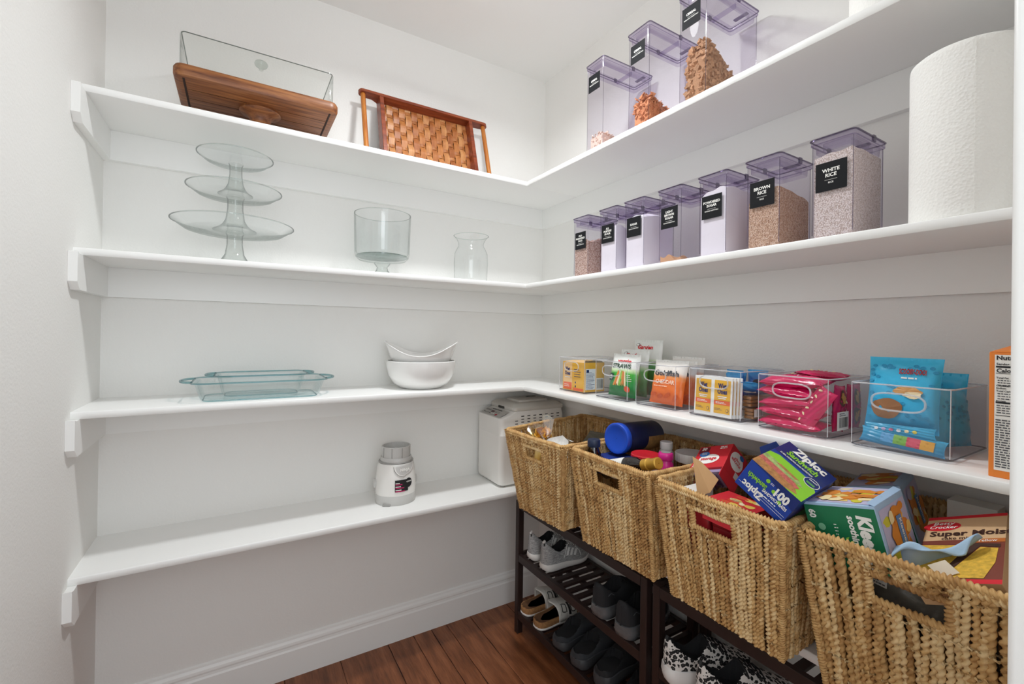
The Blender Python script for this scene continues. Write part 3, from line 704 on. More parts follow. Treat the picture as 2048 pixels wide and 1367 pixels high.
def clear_bin(yL, label):
    t = thing('clear_bin', label, 'bin', (XB, yL-BW/2, Z3), group='clear plastic bins in a row on the middle right shelf')
    hy = BW/2
    # floor and three plain walls
    R = lambda z, dx=0: rrect(BD/2, 0, BD/2+dx, hy+dx, .010, z, 4)
    MB().loft([R(.003,-.004), R(.0045,-.001), R(.008,-.001)], True, False).build('floor_panel', M_BIN, t, True, 60)
    pts = rrect(BD/2, 0, BD/2-.001, hy-.001, .010, 0, 4)          # split the wall ring: front vs rest
    rest = [p for p in pts]
    n = len(rest); fr = [i for i in range(n) if rest[i][0] < .004]
    order = sorted(range(n), key=lambda i: i)
    idx = [i for i in range(n)]
    vs = [(x, y, .008) for x, y, _ in rest]+[(x*1.0, y*1.008, BH) for x, y, _ in rest]
    fs = []
    for i in range(n):
        j = (i+1) % n
        if rest[i][0] < .0015 and rest[j][0] < .0015: continue
        fs.append((i, j, n+j, n+i))
    MB().add(vs, fs).build('walls', M_BIN, t, True, 60)
    # front wall with handle hole
    yy = max(abs(p[1]) for p in rest if p[0] < .0015); N_ = 32
    hole = stadium(0, .098, .041, .0165, N_)
    outer = []
    for (a, b) in hole:
        dx, dz = a, b-.098
        k = min((yy/abs(dx)) if abs(dx) > 1e-6 else 9e9, ((BH-.098)/dz if dz > 1e-6 else ((.008-.098)/dz if dz < -1e-6 else 9e9)))
        outer.append((dx*k, .098+dz*k))
    for cy_, cz_ in ((yy,BH),(-yy,BH),(-yy,.008),(yy,.008)):
        i = min(range(N_), key=lambda q: (outer[q][0]-cy_)**2+(outer[q][1]-cz_)**2); outer[i] = (cy_, cz_)
    MB().add([(.001, a, b) for a, b in outer]+[(.001, a, b) for a, b in hole], [(i, (i+1)%N_, N_+(i+1)%N_, N_+i) for i in range(N_)]).build('front_wall', M_BIN, t)
    MB().tube([(.001, a, b) for a, b in hole], .0020, 6, True).build('handle_rim', M_BINH, t, True)
    MB().tube([(x, y*1.008, BH) for x, y, _ in rest], .0015, 6, True).build('top_rim', M_BINR, t, True)
    MB().tube([(x, y, .0055) for x, y, _ in rest], .0014, 6, True).build('base_rim', M_BINE, t, True)
    for sx, sy in ((0,-1),(0,1)):
        MB().tube([(.002, sy*(hy-.003), .008), (.002, sy*(hy-.0025), BH)], .0009, 5).build('corner_edge', M_BINR, t, True)
    for sx in (.02, BD-.02):
        for sy in (-1, 1): MB().lathe([(.007,0),(.007,.003)], 12, (sx, sy*(hy-.02), 0), True, True).build('foot', M_BIN, t)
    return t
BY = [-.4476, -.6587, -.8455, -1.0418, -1.2372, -1.4305]
BL = ['clear bin holding the yellow wipes carton, nearest the corner', 'clear bin holding the green veggie snack bags', 'clear bin holding the orange cheddar cracker bags',
      'clear bin holding wipe sachets and crackers', 'clear bin full of pink snack bar packets', 'clear bin of bright blue snack bags, nearest the orange box']
for y, l in zip(BY, BL): clear_bin(y, l)
ZB = Z3+.0062

def pack_box(name, label, cat, mtx, dims, m, rad=.001, group=None, open_top=False):
    t = thing(name, label, cat, mtx=mtx, group=group)
    a, b, c = dims; MB().rbox(0, a, 0, b, 0, c, rad, rad*.8, 2).build('carton', m, t)
    return t
def at(x, y, z, rz=0, rx=0, ry=0):
    return Matrix.Translation((x, y, z)) @ Matrix.Rotation(math.radians(rz), 4, 'Z') @ Matrix.Rotation(math.radians(ry), 4, 'Y') @ Matrix.Rotation(math.radians(rx), 4, 'X')
M_YEL = mat('golden_yellow_card', '#e9b23c', .5); M_PEACH = mat('peach_card', '#f3c98e', .5); M_NAVY = mat('navy_print', '#1f2f6e', .5)
M_ORA = mat('orange_red_print', '#ee6b3c', .5); M_SKYW = mat('pale_blue_white_print', '#eaf0f6', .5)
def wet_ones_face(f, x, y, w, h, ornate=True):
    f.rect(x, y, x+w, y+h, M_YEL, 'sachet_front', 1)
    f.rect(x, y+h*.27, x+w, y+h*.40, M_ORA, 'orange_band', 2)
    f.rect(x, y, x+w, y+h*.015, M_PAPERW, 'print', 2)
    f.text('Wet', x+w*.5, y+h*.76, h*.15, M_NAVY, k=3, bold=.035, w=w*.52)
    f.text('Ones', x+w*.5, y+h*.60, h*.14, M_NAVY, k=3, bold=.035, w=w*.6)
    f.rect(x+w*.22, y+h*.50, x+w*.78, y+h*.525, M_SKYW, 'print', 2); f.rect(x+w*.27, y+h*.45, x+w*.73, y+h*.475, M_SKYW, 'print', 2)
    f.lines(x+w*.12, x+w*.9, y+h*.30, y+h*.37, 2, h*.018, M_PAPERW, k=3)
    f.lines(x+w*.06, x+w*.6, y+h*.10, y+h*.18, 2, h*.012, M_NAVY, k=3)
    f.ell(x+w*.84, y+h*.12, w*.09, w*.09, M_NAVY, 'seal_mark', 3); f.ell(x+w*.84, y+h*.12, w*.07, w*.07, M_YEL, 'seal_mark', 4)
# bin 1: wipes carton
t = pack_box('wipes_carton', 'yellow wipes carton standing in the first clear bin', 'carton', at(XB+.012, BY[0]-.012, ZB, -90), (.125, .10, .108), M_YEL)
f = Fr(t, (0, 0, 0), (1,0,0), (0,0,1))
# carton local x runs along -y (left to right as seen), local y into the bin
f.rect(.004, .004, .058, .104, M_PEACH, 'panel', 1); f.rect(.006, .004, .056, .03, M_ORA, 'orange_band', 2)
f.text('Wet', .031, .074, .015, M_NAVY, k=3, bold=.035, w=.028); f.text('Ones', .031, .058, .014, M_NAVY, k=3, bold=.035, w=.032)
f.rect(.016, .048, .046, .0505, M_SKYW, 'print', 3); f.lines(.012, .05, .012, .024, 2, .0022, M_PAPERW, k=3)
f.lines(.07, .115, .05, .085, 4, .0022, M_NAVY, k=2, fill=.8); f.ell(.078, .032, .003, .004, M_NAVY, 'symbol', 2); f.ell(.078, .018, .003, .004, M_NAVY, 'symbol', 2)
f.rect(.064, .002, .122, .012, M_ORA, 'orange_band', 1)
f = Fr(t, (.125, 0, 0), (0,1,0), (0,0,1)); f.rect(.008, .008, .055, .085, M_SKYW, 'info_panel'); f.lines(.011, .052, .010, .074, 13, .0016, M_NAVY, k=2); f.rect(.012, .072, .024, .082, M_NAVY, 'print', 2)
f.rect(.060, .006, .096, .05, M_PAPERW, 'code_panel'); f.bars(.063, .093, .012, .046, M_BLACK, k=2)
MB().add([(0, .0, .108), (.125, 0, .108), (.12, .05, .118), (.004, .052, .112)], [(0,1,2,3)]).build('flap', M_PEACH, t)
MB().add([(.125, .004, .108), (.125, .095, .108), (.118, .09, .1145), (.12, .01, .117)], [(0,1,2,3)]).build('flap', mat('card_inside', '#6b5a3c', .8), t)

# pillow bags
def pouch(name, label, cat, mtx, w, h, th, bands, group=None, crimp=.10, seed=0, back=True, rough=.28, tw=0, pname='pouch'):
    """a filled bag: (x across, z up, front = -y); bands = [(fraction up, colour)...] as printed colours"""
    t = thing(name, label, cat, mtx=mtx, group=group)
    r = random.Random(seed); ph = [r.uniform(0, 6.28) for _ in range(6)]
    def bulge(x, z):
        u = min(1, abs(2*x/w)); v = 2*z/h-1; vv = min(1, abs(v)/(1-crimp))
        b = (1-u**3.2)*(1-vv**3.0); b = max(b, 0)**.6
        wr = .0016*math.sin(ph[0]+38*x/w*2+9*z/h*3)*(1-u)+.0014*math.sin(ph[1]+26*z/h+14*x/w)
        return th/2*b + (wr if b > .05 else .0012*math.sin(60*x/w))*(.6)
    def shape(x, z): 
        v = 2*z/h-1; u = 2*x/w; k = 1-.05*(1-v*v)*(abs(u)**2)
        return x*k+tw*v*v*math.copysign(.004, x)
    nx, nz = 22, 26; fv = []; bv = []
    for j in range(nz+1):
        for i in range(nx+1):
            x = -w/2+w*i/nx; z = h*j/nz; b = bulge(x, z); fv.append((shape(x, z), -b, z)); bv.append((shape(x, z), b*.9+.0004, z))
    fs = [(j*(nx+1)+i, j*(nx+1)+i+1, (j+1)*(nx+1)+i+1, (j+1)*(nx+1)+i) for j in range(nz) for i in range(nx)]
    key = 'bag_'+'_'.join('%s%.2f' % (c.strip('#'), p) for p, c in bands)
    if key not in MATS:
        n = N(key); cc = n.new('ShaderNodeTexCoord'); sp = n.new('ShaderNodeSeparateXYZ'); n.link(cc.outputs['Generated'], sp.inputs[0])
        nz_ = n.noise(cc.outputs['Generated'], 3, 2); ma = n.new('ShaderNodeMath', operation='MULTIPLY_ADD'); ma.inputs[1].default_value = .06; n.link(nz_.outputs[0], ma.inputs[0])
        sb = n.new('ShaderNodeMath', operation='SUBTRACT'); sb.inputs[1].default_value = .03; n.link(sp.outputs['Z'], ma.inputs[2]); n.link(ma.outputs[0], sb.inputs[0])
        n.link(n.ramp(sb.outputs[0], bands, 'LINEAR'), n.b.inputs['Base Color']); n.b.inputs['Roughness'].default_value = rough
        n.bump(n.noise(n.coord('Object'), 60, 3).outputs[0], .35, .002); MATS[key] = n.m
    MB().add(fv, fs).add(bv, [q[::-1] for q in fs]).build(pname, MATS[key], t, True, 60)
    f = Fr(t, (0, 0, 0), (1,0,0), (0,0,1), .0007, lambda x, z: bulge(x, z))
    return t, f
M_RED = mat('red_print', '#d8212f', .4); M_LGRN = mat('lime_green_print', '#8fcf4a', .4); M_DGRN = mat('dark_green_print', '#15643a', .4)
M_CREAM = mat('cream_print', '#f4e3b8', .5); M_TAN = mat('tan_food_print', '#d59a4a', .5); M_BRN = mat('brown_food_print', '#6b3a20', .6)
# bin 2: veggie straw bags
yb = BY[1]-BW/2
VB = [(0, '#0c6b34'), (.30, '#138a3f'), (.52, '#3fae3d'), (.60, '#d8efc0'), (.66, '#f2f3ef'), (1, '#eceeea')]
t, f = pouch('veggie_snack_bag', 'green and white veggie straws bag leaning at the bin front', 'snack bag', at(XB+.046, yb-.006, ZB+.004, -90, -10), .128, .145, .042, VB, 'veggie snack bags', seed=3)
f.text('STRAWS', 0, .095, .014, mat('deep_green_ink', '#1f4d33', .5), k=3, bold=.03, w=.085)
f.text('veggie', .008, .114, .012, M_RED, k=3, bold=.03, w=.062)
for k in range(7):
    x0_ = -.03+.009*k; f.poly([(x0_, .035+.004*(k % 3)), (x0_+.006, .033), (x0_+.024-.004*k, .084-.004*(k % 2)), (x0_+.018-.004*k, .086)], (M_TAN, mat('carrot_print', '#e07a2a', .5), M_CREAM, M_LGRN)[k % 4], 'straw_print', 3)
f.rect(-.056, .05, -.03, .074, mat('dark_teal_print', '#173f3b', .5), 'badge', 3); f.text('SEA', -.043, .064, .006, M_PAPERW, k=5); f.text('SALT', -.043, .055, .006, M_PAPERW, k=5)
f.ell(.034, .026, .012, .01, mat('tomato_print', '#e0552b', .5), 'veggie_print', 3); f.lines(.03, .052, .05, .075, 4, .002, M_PAPERW, k=3)
t, f = pouch('veggie_snack_bag', 'white veggie snack bag behind the green one, top sticking out of the bin', 'snack bag', at(XB+.104, yb+.002, ZB+.004, -90, -5), .13, .158, .036, VB, 'veggie snack bags', seed=5)
f.text('Garden', .0, .132, .013, M_RED, k=3, bold=.03, w=.066, shear=.2); f.ell(-.036, .144, .009, .005, M_INK, 'seal_mark', 3); f.ell(-.036, .144, .007, .0035, M_PAPERW, 'seal_mark', 4)
t, f = pouch('veggie_snack_bag', 'rearmost white garden veggie bag, tallest over the bin', 'snack bag', at(XB+.160, yb-.010, ZB+.004, -90, -3), .128, .192, .034, VB, 'veggie snack bags', seed=8)
f.text('Garden', -.005, .160, .013, M_RED, k=3, bold=.03, w=.07, shear=.2); f.ell(-.04, .174, .010, .0055, M_INK, 'seal_mark', 3); f.ell(-.04, .174, .008, .004, M_PAPERW, 'seal_mark', 4)
# bin 3: cheddar crackers
GB = [(0, '#e2621f'), (.5, '#f0792a'), (.6, '#f59a55'), (.7, '#f3e9df'), (1, '#efefec')]
M_ORW = mat('pale_orange_print', '#ffe3c8', .5)
for k, (dx, dy, rz, hh, lb) in enumerate(((.044, -.004, -90, .135, 'orange cheddar cracker bag at the front of its bin'), (.093, -.008, -88, .132, 'second cheddar cracker bag, half hidden behind the front one'), (.146, .004, -91, .142, 'rearmost cheddar cracker bag, white top showing'))):
    t, f = pouch('cracker_bag', lb, 'snack bag', at(XB+dx, BY[2]-BW/2+dy, ZB+.004, rz, -13 if k == 0 else -6), .124, hh, .036, GB, 'cheddar cracker bags', seed=11+k)
    f.text('Goldfish', .0, .085, .016, M_INK if k else mat('dark_slate_ink', '#3b4048', .5), k=3, bold=.03, w=.09); f.text('CHEDDAR', .0, .060, .0115, M_ORW, k=3, bold=.03, w=.07)
    f.lines(-.04, .04, .05, .054, 1, .0022, M_ORW, k=3)
    for q in range(4): f.ell(-.04+.027*q, .026-.005*(q % 2), .013, .006, mat('cracker_orange', '#d4571c', .5), 'cracker_print', 3, rot=.3*q)
# bin 4: sachets, crackers, blue wrappers
for k in range(4):
    t = thing('wipes_sachet_sheet', ('double sheet of wipe sachets, front of the stack', 'double sheet of wipe sachets, second in the stack', 'double sheet of wipe sachets, third in the stack', 'double sheet of wipe sachets, rearmost in the stack')[k], 'wipes sachet', mtx=at(XB+.012+.0075*k, BY[3]-.010-.004*k, ZB+.001, -90, -3), group='wipe sachets stacked upright in the bin')
    MB().rbox(0, .112, 0, .0035, 0, .104, .0015, .001).build('sheet', mat('white_foil_paper', '#f1f1ee', .35), t)
    f = Fr(t, (0, 0, 0), (1,0,0), (0,0,1))
    wet_ones_face(f, .005, .008, .046, .088); wet_ones_face(f, .061, .008, .046, .088)
M_CRK = mat('toasted_cracker', '#b98248', .8, var=(40, .25), bump=(120, .5, .002)); M_WRAPC = clear('cellophane', '#f3efe8', .08, .6, 3., .08, edge='#b8a890')
for k in range(2):
    t = thing('cracker_packet', ('lower packet of toasted crackers beside the sachets', 'upper packet of toasted crackers beside the sachets')[k], 'crackers', (XB+.1, BY[3]-.138, ZB+.001+.031*k), (0, 0, math.radians(4-6*k)), group='toasted cracker packets')
    for q in range(3): MB().rbox(-.045, .055, -.012, .012, .009*q+.001, .009*q+.0085, .004, .0015).build('cracker', M_CRK, t, True)
    MB().rbox(-.05, .06, -.0142, .0142, 0, .0295, .004, .002).build('wrapper', M_WRAPC, t, True)
    if k == 0:
        f = Fr(t, (-.05, -.0142, 0), (1,0,0), (0,0,1), .001); f.rect(.004, .006, .05, .026, M_PAPERW, 'barcode_label', 1); f.bars(.018, .044, .008, .024, M_BLACK, k=2)
UB = [(0, '#1c3f8e'), (.5, '#2a62b8'), (1, '#2fa3df')]
for k, (dx, dy, dz, rz, rx, w, h) in enumerate(((.105, -.122, .064, -70, 65, .05, .075), (.13, -.07, .052, -100, 15, .055, .07), (.15, -.11, .052, -60, -15, .05, .072), (.16, -.035, .03, -90, -8, .06, .08), (.10, -.075, .05, -80, 5, .045, .062))):
    t, f = pouch('blue_wrapper_snack', ('dark blue foil snack packet lying on the cracker packets', 'bright blue foil packet behind the sachets', 'blue foil packet at the back right of its bin', 'blue foil packet at the back left of its bin', 'small blue foil packet right behind the sachet stack')[k], 'snack packet', at(XB+dx, BY[3]+dy, ZB+dz, rz, rx), w, h, .02, UB, 'blue foil snack packets', seed=40+k, crimp=.16)
    f.rect(-w*.3, h*.4, w*.3, h*.52, M_PAPERW, 'print', 2) if k == 0 else f.ell(0, h*.5, w*.25, h*.1, mat('dark_cookie_print', '#2a1c2c', .5), 'cookie_print', 2)
# bin 5: pink bar packets
PB = [(0, '#cf1458'), (.5, '#dc1f66'), (1, '#c91055')]
PK = [(.004, 0), (.028, 2), (.050, -3), (.073, 2), (.096, -2)]
def bar_packet(lb, mtx, w=.128, h=.052, th=.024, seed=0, show=True):
    t, f = pouch('pink_bar_packet', lb, 'snack packet', mtx, w, h, th, PB, 'pink snack bar packets', seed=seed, crimp=.06, rough=.25)
    return t, f
yb5 = BY[4]-BW/2
nm = ['lowest', 'second lowest', 'middle', 'second highest', 'highest']
for k, (dz, ry) in enumerate(PK):
    t, f = bar_packet('pink bar packet lying at the bin front, %s of the front stack' % nm[k], at(XB+.031, yb5+.010+.003*(k % 2), ZB+.011+dz*1.03, -90, 0, ry) @ Matrix.Rotation(math.radians(-82), 4, 'X') @ Matrix.Translation((0, 0, -.026)), .138, .054, .027, 60+k)
    f.rect(-.004, .038, .01, .044, M_SKYW, 'print', 2)
FB = [('pink bar packet standing at the right side, fig bars pictured low on it', .066, .010, -.066, 3), ('pink bar packet standing behind, fig bars pictured near its top', .140, .010, -.066, -3)]
for k, (lb, dx, dz, dy, rz) in enumerate(FB):
    t, f = bar_packet(lb, at(XB+dx, yb5+dy, ZB+.002, rz, 0, -84 if k == 0 else -90) @ Matrix.Translation((.055, 0, -.028)), .104, .056, .016, 70+k)
    f.blob(-.02, .03, .018, .014, M_BRN, 'fig_bar_print', 2, seed=k); f.blob(-.02, .03, .013, .009, M_TAN, 'fig_bar_print', 3, seed=k+4)
    f.blob(.022, .03, .017, .014, M_BRN, 'fig_bar_print', 2, seed=k+7); f.blob(.022, .03, .012, .009, M_TAN, 'fig_bar_print', 3, seed=k+2)
    for q in range(5): f.ell(-.044+.02*q, .012, .004, .0022, M_CREAM, 'oat_print', 3, rot=q)
for k, (dx, dy, ry, rz) in enumerate(((.10, .03, 3, -80), (.16, .02, -4, -95), (.105, -.03, 5, -20))):
    t, f = bar_packet(('pink bar packet lying flat on top at the left', 'pink bar packet lying on top towards the back', 'pink bar packet on top with its crimped end sticking up')[k], at(XB+dx, yb5+dy*.5, ZB+.112+.006*k, rz, 0, ry) @ Matrix.Rotation(math.radians(-86), 4, 'X') @ Matrix.Translation((0, 0, -.026)), .11, .05, .02, 80+k)
    for q in range(4): f.ell(-.03+.02*q, .025, .004, .0022, M_CREAM, 'oat_print', 3, rot=q)
t, f = bar_packet('pink bar packet slanting down the front right corner of the bin', at(XB+.012, yb5-.046, ZB+.06, -90, 0, -58) @ Matrix.Translation((0, 0, -.02)), .1, .04, .014, 91)
for q in range(6): f.ell(-.04+.016*q, .030, .004, .0022, M_CREAM, 'oat_print', 3, rot=q)
tb = thing('barcode_sticker', 'white barcode sticker on the side of the pink bar bin', 'sticker', (XB+.035, BY[4]-BW+.0018, Z3+.018))
f = Fr(tb, (0, -.0024, 0), (1,0,0), (0,0,1), .0004); f.rect(0, 0, .052, .04, M_PAPERW, 'paper', 1); f.bars(.008, .046, .006, .028, M_BLACK, k=2); f.lines(.01, .044, .03, .038, 2, .002, M_INK, k=2)
# bin 6: bright blue bags
SB = [(0, '#2a9fd0'), (.5, '#35b4e2'), (1, '#3bbde8')]
M_DOT = mat('darker_blue_dot_print', '#2295c4', .4); M_BON = mat('biscuit_print', '#d49a52', .5)
yb6 = BY[5]-BW/2
t, f = pouch('blue_snack_bag', 'bright blue spotted snack bag standing tall at the bin front', 'snack bag', at(XB+.050, yb6+.012, ZB+.032, -90, -10), .118, .145, .030, SB, 'bright blue snack bags', seed=20)
r = random.Random(5)
for k in range(46):
    x, zz = r.uniform(-.05, .052), r.uniform(.016, .132)
    if -.03 < x < .03 and .09 < zz < .12: continue
    f.ell(x, zz, .0042, .003, M_DOT, 'spot_print', 1.5, 10)
f.text('SCOOBY-DOO!', .017, .111, .010, mat('dark_red_ink', '#a3242a', .5), k=4, bold=.05, w=.042); f.lines(.0, .038, .1, .106, 1, .003, M_PAPERW, k=3)
f.blob(.012, .078, .020, .009, M_BON, 'biscuit_print', 3, seed=3); f.blob(.02, .070, .016, .006, M_CREAM, 'biscuit_print', 4, seed=6); f.blob(-.02, .04, .026, .02, mat('plain_brown_print', '#9a6a44', .5), 'plain_brown_print', 3, seed=2, amp=.1)
for k, (dx, dy, dz, rz, rx, lb) in enumerate(((.145, .0, .03, -88, -6, 'bright blue snack bag leaning at the back of its bin'), (.11, -.048, .03, -20, -6, 'bright blue snack bag by the side wall of its bin, edge on'))):
    t, f = pouch('blue_snack_bag', lb, 'snack bag', at(XB+dx, yb6+dy, ZB+dz-.024, rz, rx), .12 if k == 0 else .1, .14 if k == 0 else .112, .026, SB, 'bright blue snack bags', seed=25+k)
    for q in range(26): f.ell(r.uniform(-.05, .05)*(.9 if k == 0 else .75), r.uniform(.02, .12)*(1 if k == 0 else .75), .0042, .003, M_DOT, 'spot_print', 1.5, 10)
t, f = pouch('striped_snack_roll', 'rainbow striped snack packet lying at the bottom of the bin front', 'snack packet', at(XB+.02, yb6, ZB+.016, -90, 0, 4) @ Matrix.Rotation(math.radians(-20), 4, 'X') @ Matrix.Translation((0, 0, -.014)), .132, .03, .014, [(0, '#2d86b5'), (1, '#3bb0dd')], seed=33)
for k, c in enumerate(('#5fa6d8', '#7fb64a', '#d9506a', '#e0a63e')): f.rect(-.03+.02*k, .006, -.010+.02*k, .024, mat('stripe_%s' % c[1:], c, .4), 'stripe_print', 2)
t, f = pouch('small_blue_packet', 'flat blue packet with a row of pale dots at the bin front', 'snack packet', at(XB+.022, yb6+.004, ZB+.026, -90, -8, -2), .11, .02, .008, [(0, '#2fa6d6'), (1, '#35b0dc')], seed=35)
for k in range(6): f.ell(-.035+.012*k, .010, .0036, .003, (M_SKYW, mat('lilac_dot', '#c7b4dd', .5), mat('pink_dot', '#e27fa4', .5), M_SKYW, M_CREAM, mat('yellow_dot', '#e7d65a', .5))[k], 'dot_print', 2)

# orange cracker box, cut by the door trim
M_OBOX = mat('bright_orange_card', '#e8822a', .45)
t = thing('orange_snack_box', 'tall orange snack box with a nutrition panel, beside the door trim', 'box', (-.262, -1.637, Z3))
bw, bd, bh = .075, .17, .20
MB().rbox(0, bd, -bw, 0, 0, bh, .0015, .0012, 2).build('carton', M_OBOX, t)
MB().loft([[(.0, -bw, bh), (.0, 0, bh), (0.0005, -bw*.5, bh+.004)], [(bd, -bw, bh), (bd, 0, bh), (bd, -bw*.5, bh+.03)]]).build('carton_top', M_OBOX, t)
f = Fr(t, (0, 0, 0), (0,-1,0), (0,0,1), .0005)
f.rect(.0065, .012, bw-.004, bh-.004, mat('offwhite_panel', '#eceae4', .6), 'nutrition_panel')
NL = [('Nutrition Facts', .188, .0066, 1), ('Serving Size', .1795, .0034, 1), ('Calories', .168, .006, 1), ('Total Fat', .158, .0026, 1), ('Cholesterol', .1455, .0026, 1), ('Sodium', .1415, .0026, 1), ('Total Carbohydrate', .137, .0026, 1), ('Protein', .121, .0026, 1)]
for s, zz, hh, _ in NL:
    vs, fs = text_mesh(s, .03); wd = (max(v[0] for v in vs)-min(v[0] for v in vs))*hh/.7
    f.text(s, .0085+wd/2, zz, hh, M_BLACK, k=2, bold=.03)
for zz, hh in ((.1755, .0028), (.166, .0008), (.1185, .0028), (.099, .001)): f.rect(.008, zz, bw-.006, zz+hh, M_BLACK, 'rule', 2)
f.lines(.009, bw-.008, .102, .117, 4, .0016, M_INK, k=2, seed=3, fill=.8); f.lines(.010, bw-.01, .146, .157, 3, .0015, M_INK, k=2, seed=4, fill=.8); f.lines(.010, bw-.01, .124, .136, 3, .0015, M_INK, k=2, seed=9, fill=.8)
f.lines(.008, bw-.006, .016, .094, 20, .0020, M_INK, k=2, seed=5)

# ------------------------------------------------------------------ shoe racks
M_ESP = mat('espresso_stained_wood', '#2a1b18', .45, var=(30, .18), bump=(90, .12, .0008))
def shoe_rack(yL, yR, label):
    t = thing('shoe_rack', label, 'shoe rack', (0, (yL+yR)/2, 0), group='dark slatted shoe racks under the baskets')
    xf, xb, w = -.264, -.022, (yL-yR)/2
    for x in (xf+.0135, xb-.0135):
        for s in (-1, 1): MB().rbox(x-.0135, x+.0135, s*(w-.013)-.013, s*(w-.013)+.013, 0, .566, .003, .0015, 2).build('leg', M_ESP, t)
    sl = MB().rbox(xf+.017, xb-.017, -.0108, .0108, -.005, .005, .002, .0012, 2)
    me = bpy.data.meshes.new('slat'); me.from_pydata([tuple(v) for v in sl.v], [], sl.f); me.update()
    for z in (.566, .340, .098):
        for x in (xf+.008, xb-.008): MB().rbox(x-.008, x+.008, -w+.0265, w-.0265, z-.031, z-.0005, .002, .001, 2).build('long_rail', M_ESP, t)
        for s in (-1, 1): MB().rbox(xf+.0275, xb-.0275, s*(w-.0115)-.008, s*(w-.0115)+.008, z-.029, z-.001, .002, .001, 2).build('side_rail', M_ESP, t)
        MB().rbox((xf+xb)/2-.01, (xf+xb)/2+.01, -w+.027, w-.027, z-.024, z-.0135, .002, .001, 2).build('centre_rail', M_ESP, t)
        n = int((2*w-.08)/.0415)
        for k in range(n+1):
            o = link('slat', me, M_ESP, t); o.location = ((0), -w+.045+(2*w-.09)*k/n, z-.0075)
shoe_rack(-.200, -.934, 'dark brown slatted shoe rack in the corner, holding grey sneakers')
shoe_rack(-.955, -1.69, 'dark brown slatted shoe rack nearer the door, holding leopard sneakers')

# ------------------------------------------------------------------ seagrass baskets
def seagrass():
    n = N('twisted_seagrass'); g = n.new('ShaderNodeNewGeometry'); v = n.coord('Object')
    nz = n.noise(v, 55, 4); ad = n.new('ShaderNodeMath', operation='MULTIPLY_ADD'); ad.inputs[1].default_value = .55
    n.link(g.outputs['Random Per Island'], ad.inputs[0]); n.link(nz.outputs[0], ad.inputs[2])
    c = n.ramp(ad.outputs[0], [(.30, '#80592f'), (.55, '#b2864f'), (.80, '#d3ab70'), (1.0, '#e6c996')])
    n.link(c, n.b.inputs['Base Color']); n.b.inputs['Roughness'].default_value = .62
    n.bump(n.noise(n.coord('Object', (1, 1, .35)), 900, 2).outputs[0], .35, .0008); return n.m
M_GRASS = seagrass()
def cords_mesh(name, paths, radii, pitches, nrm, parent, step=.0024, nsec=8, lobes=2):
    """many twisted cords as one mesh; each path a list of points"""
    V = []; Fc = []; base = 0
    ang = np.linspace(0, 2*np.pi, nsec, endpoint=False)
    for path, rs, pitch, n0 in zip(paths, radii, pitches, nrm):
        P = np.asarray(path, float); d = np.r_[0, np.cumsum(np.linalg.norm(np.diff(P, axis=0), axis=1))]
        m = max(3, int(d[-1]/step)); q = np.linspace(0, d[-1], m)
        C = np.stack([np.interp(q, d, P[:, k]) for k in range(3)], 1)
        Tn = np.gradient(C, axis=0); Tn /= np.linalg.norm(Tn, axis=1)[:, None]
        N1 = np.asarray(n0, float)[None, :]-Tn*(Tn@np.asarray(n0, float))[:, None]; N1 /= np.linalg.norm(N1, axis=1)[:, None]
        B1 = np.cross(Tn, N1)
        ph = 2*np.pi*q/pitch+RNG.uniform(0, 6.28)
        rad = rs*(1+np.abs(np.cos(ang*lobes/2)))                      # two touching strands
        a = ang[None, :]+ph[:, None]
        sw = 1+.10*np.sin(q*90+RNG.uniform(0, 6))[:, None]
        R = (rad[None, :]*sw)[:, :, None]*(np.cos(a)[:, :, None]*N1[:, None, :]+np.sin(a)[:, :, None]*B1[:, None, :])
        V.append((C[:, None, :]+R).reshape(-1, 3))
        i = np.arange(m-1)[:, None]*nsec; j = np.arange(nsec)[None, :]; j2 = (j+1) % nsec
        Fc.append((np.stack([i+j, i+j2, i+nsec+j2, i+nsec+j], -1).reshape(-1, 4)+base)); base += m*nsec
    V = np.concatenate(V); Fc = np.concatenate(Fc)
    me = bpy.data.meshes.new(name); me.vertices.add(len(V)); me.vertices.foreach_set('co', V.ravel())
    me.loops.add(len(Fc)*4); me.loops.foreach_set('vertex_index', Fc.ravel().astype(np.int32))
    me.polygons.add(len(Fc)); me.polygons.foreach_set('loop_start', np.arange(0, len(Fc)*4, 4, dtype=np.int32))
    me.polygons.foreach_set('use_smooth', np.ones(len(Fc), bool)); me.update(calc_edges=True); me.validate()
    o = link(name, me, M_GRASS, parent); o['kind'] = 'stuff'; return o
BHT = .303
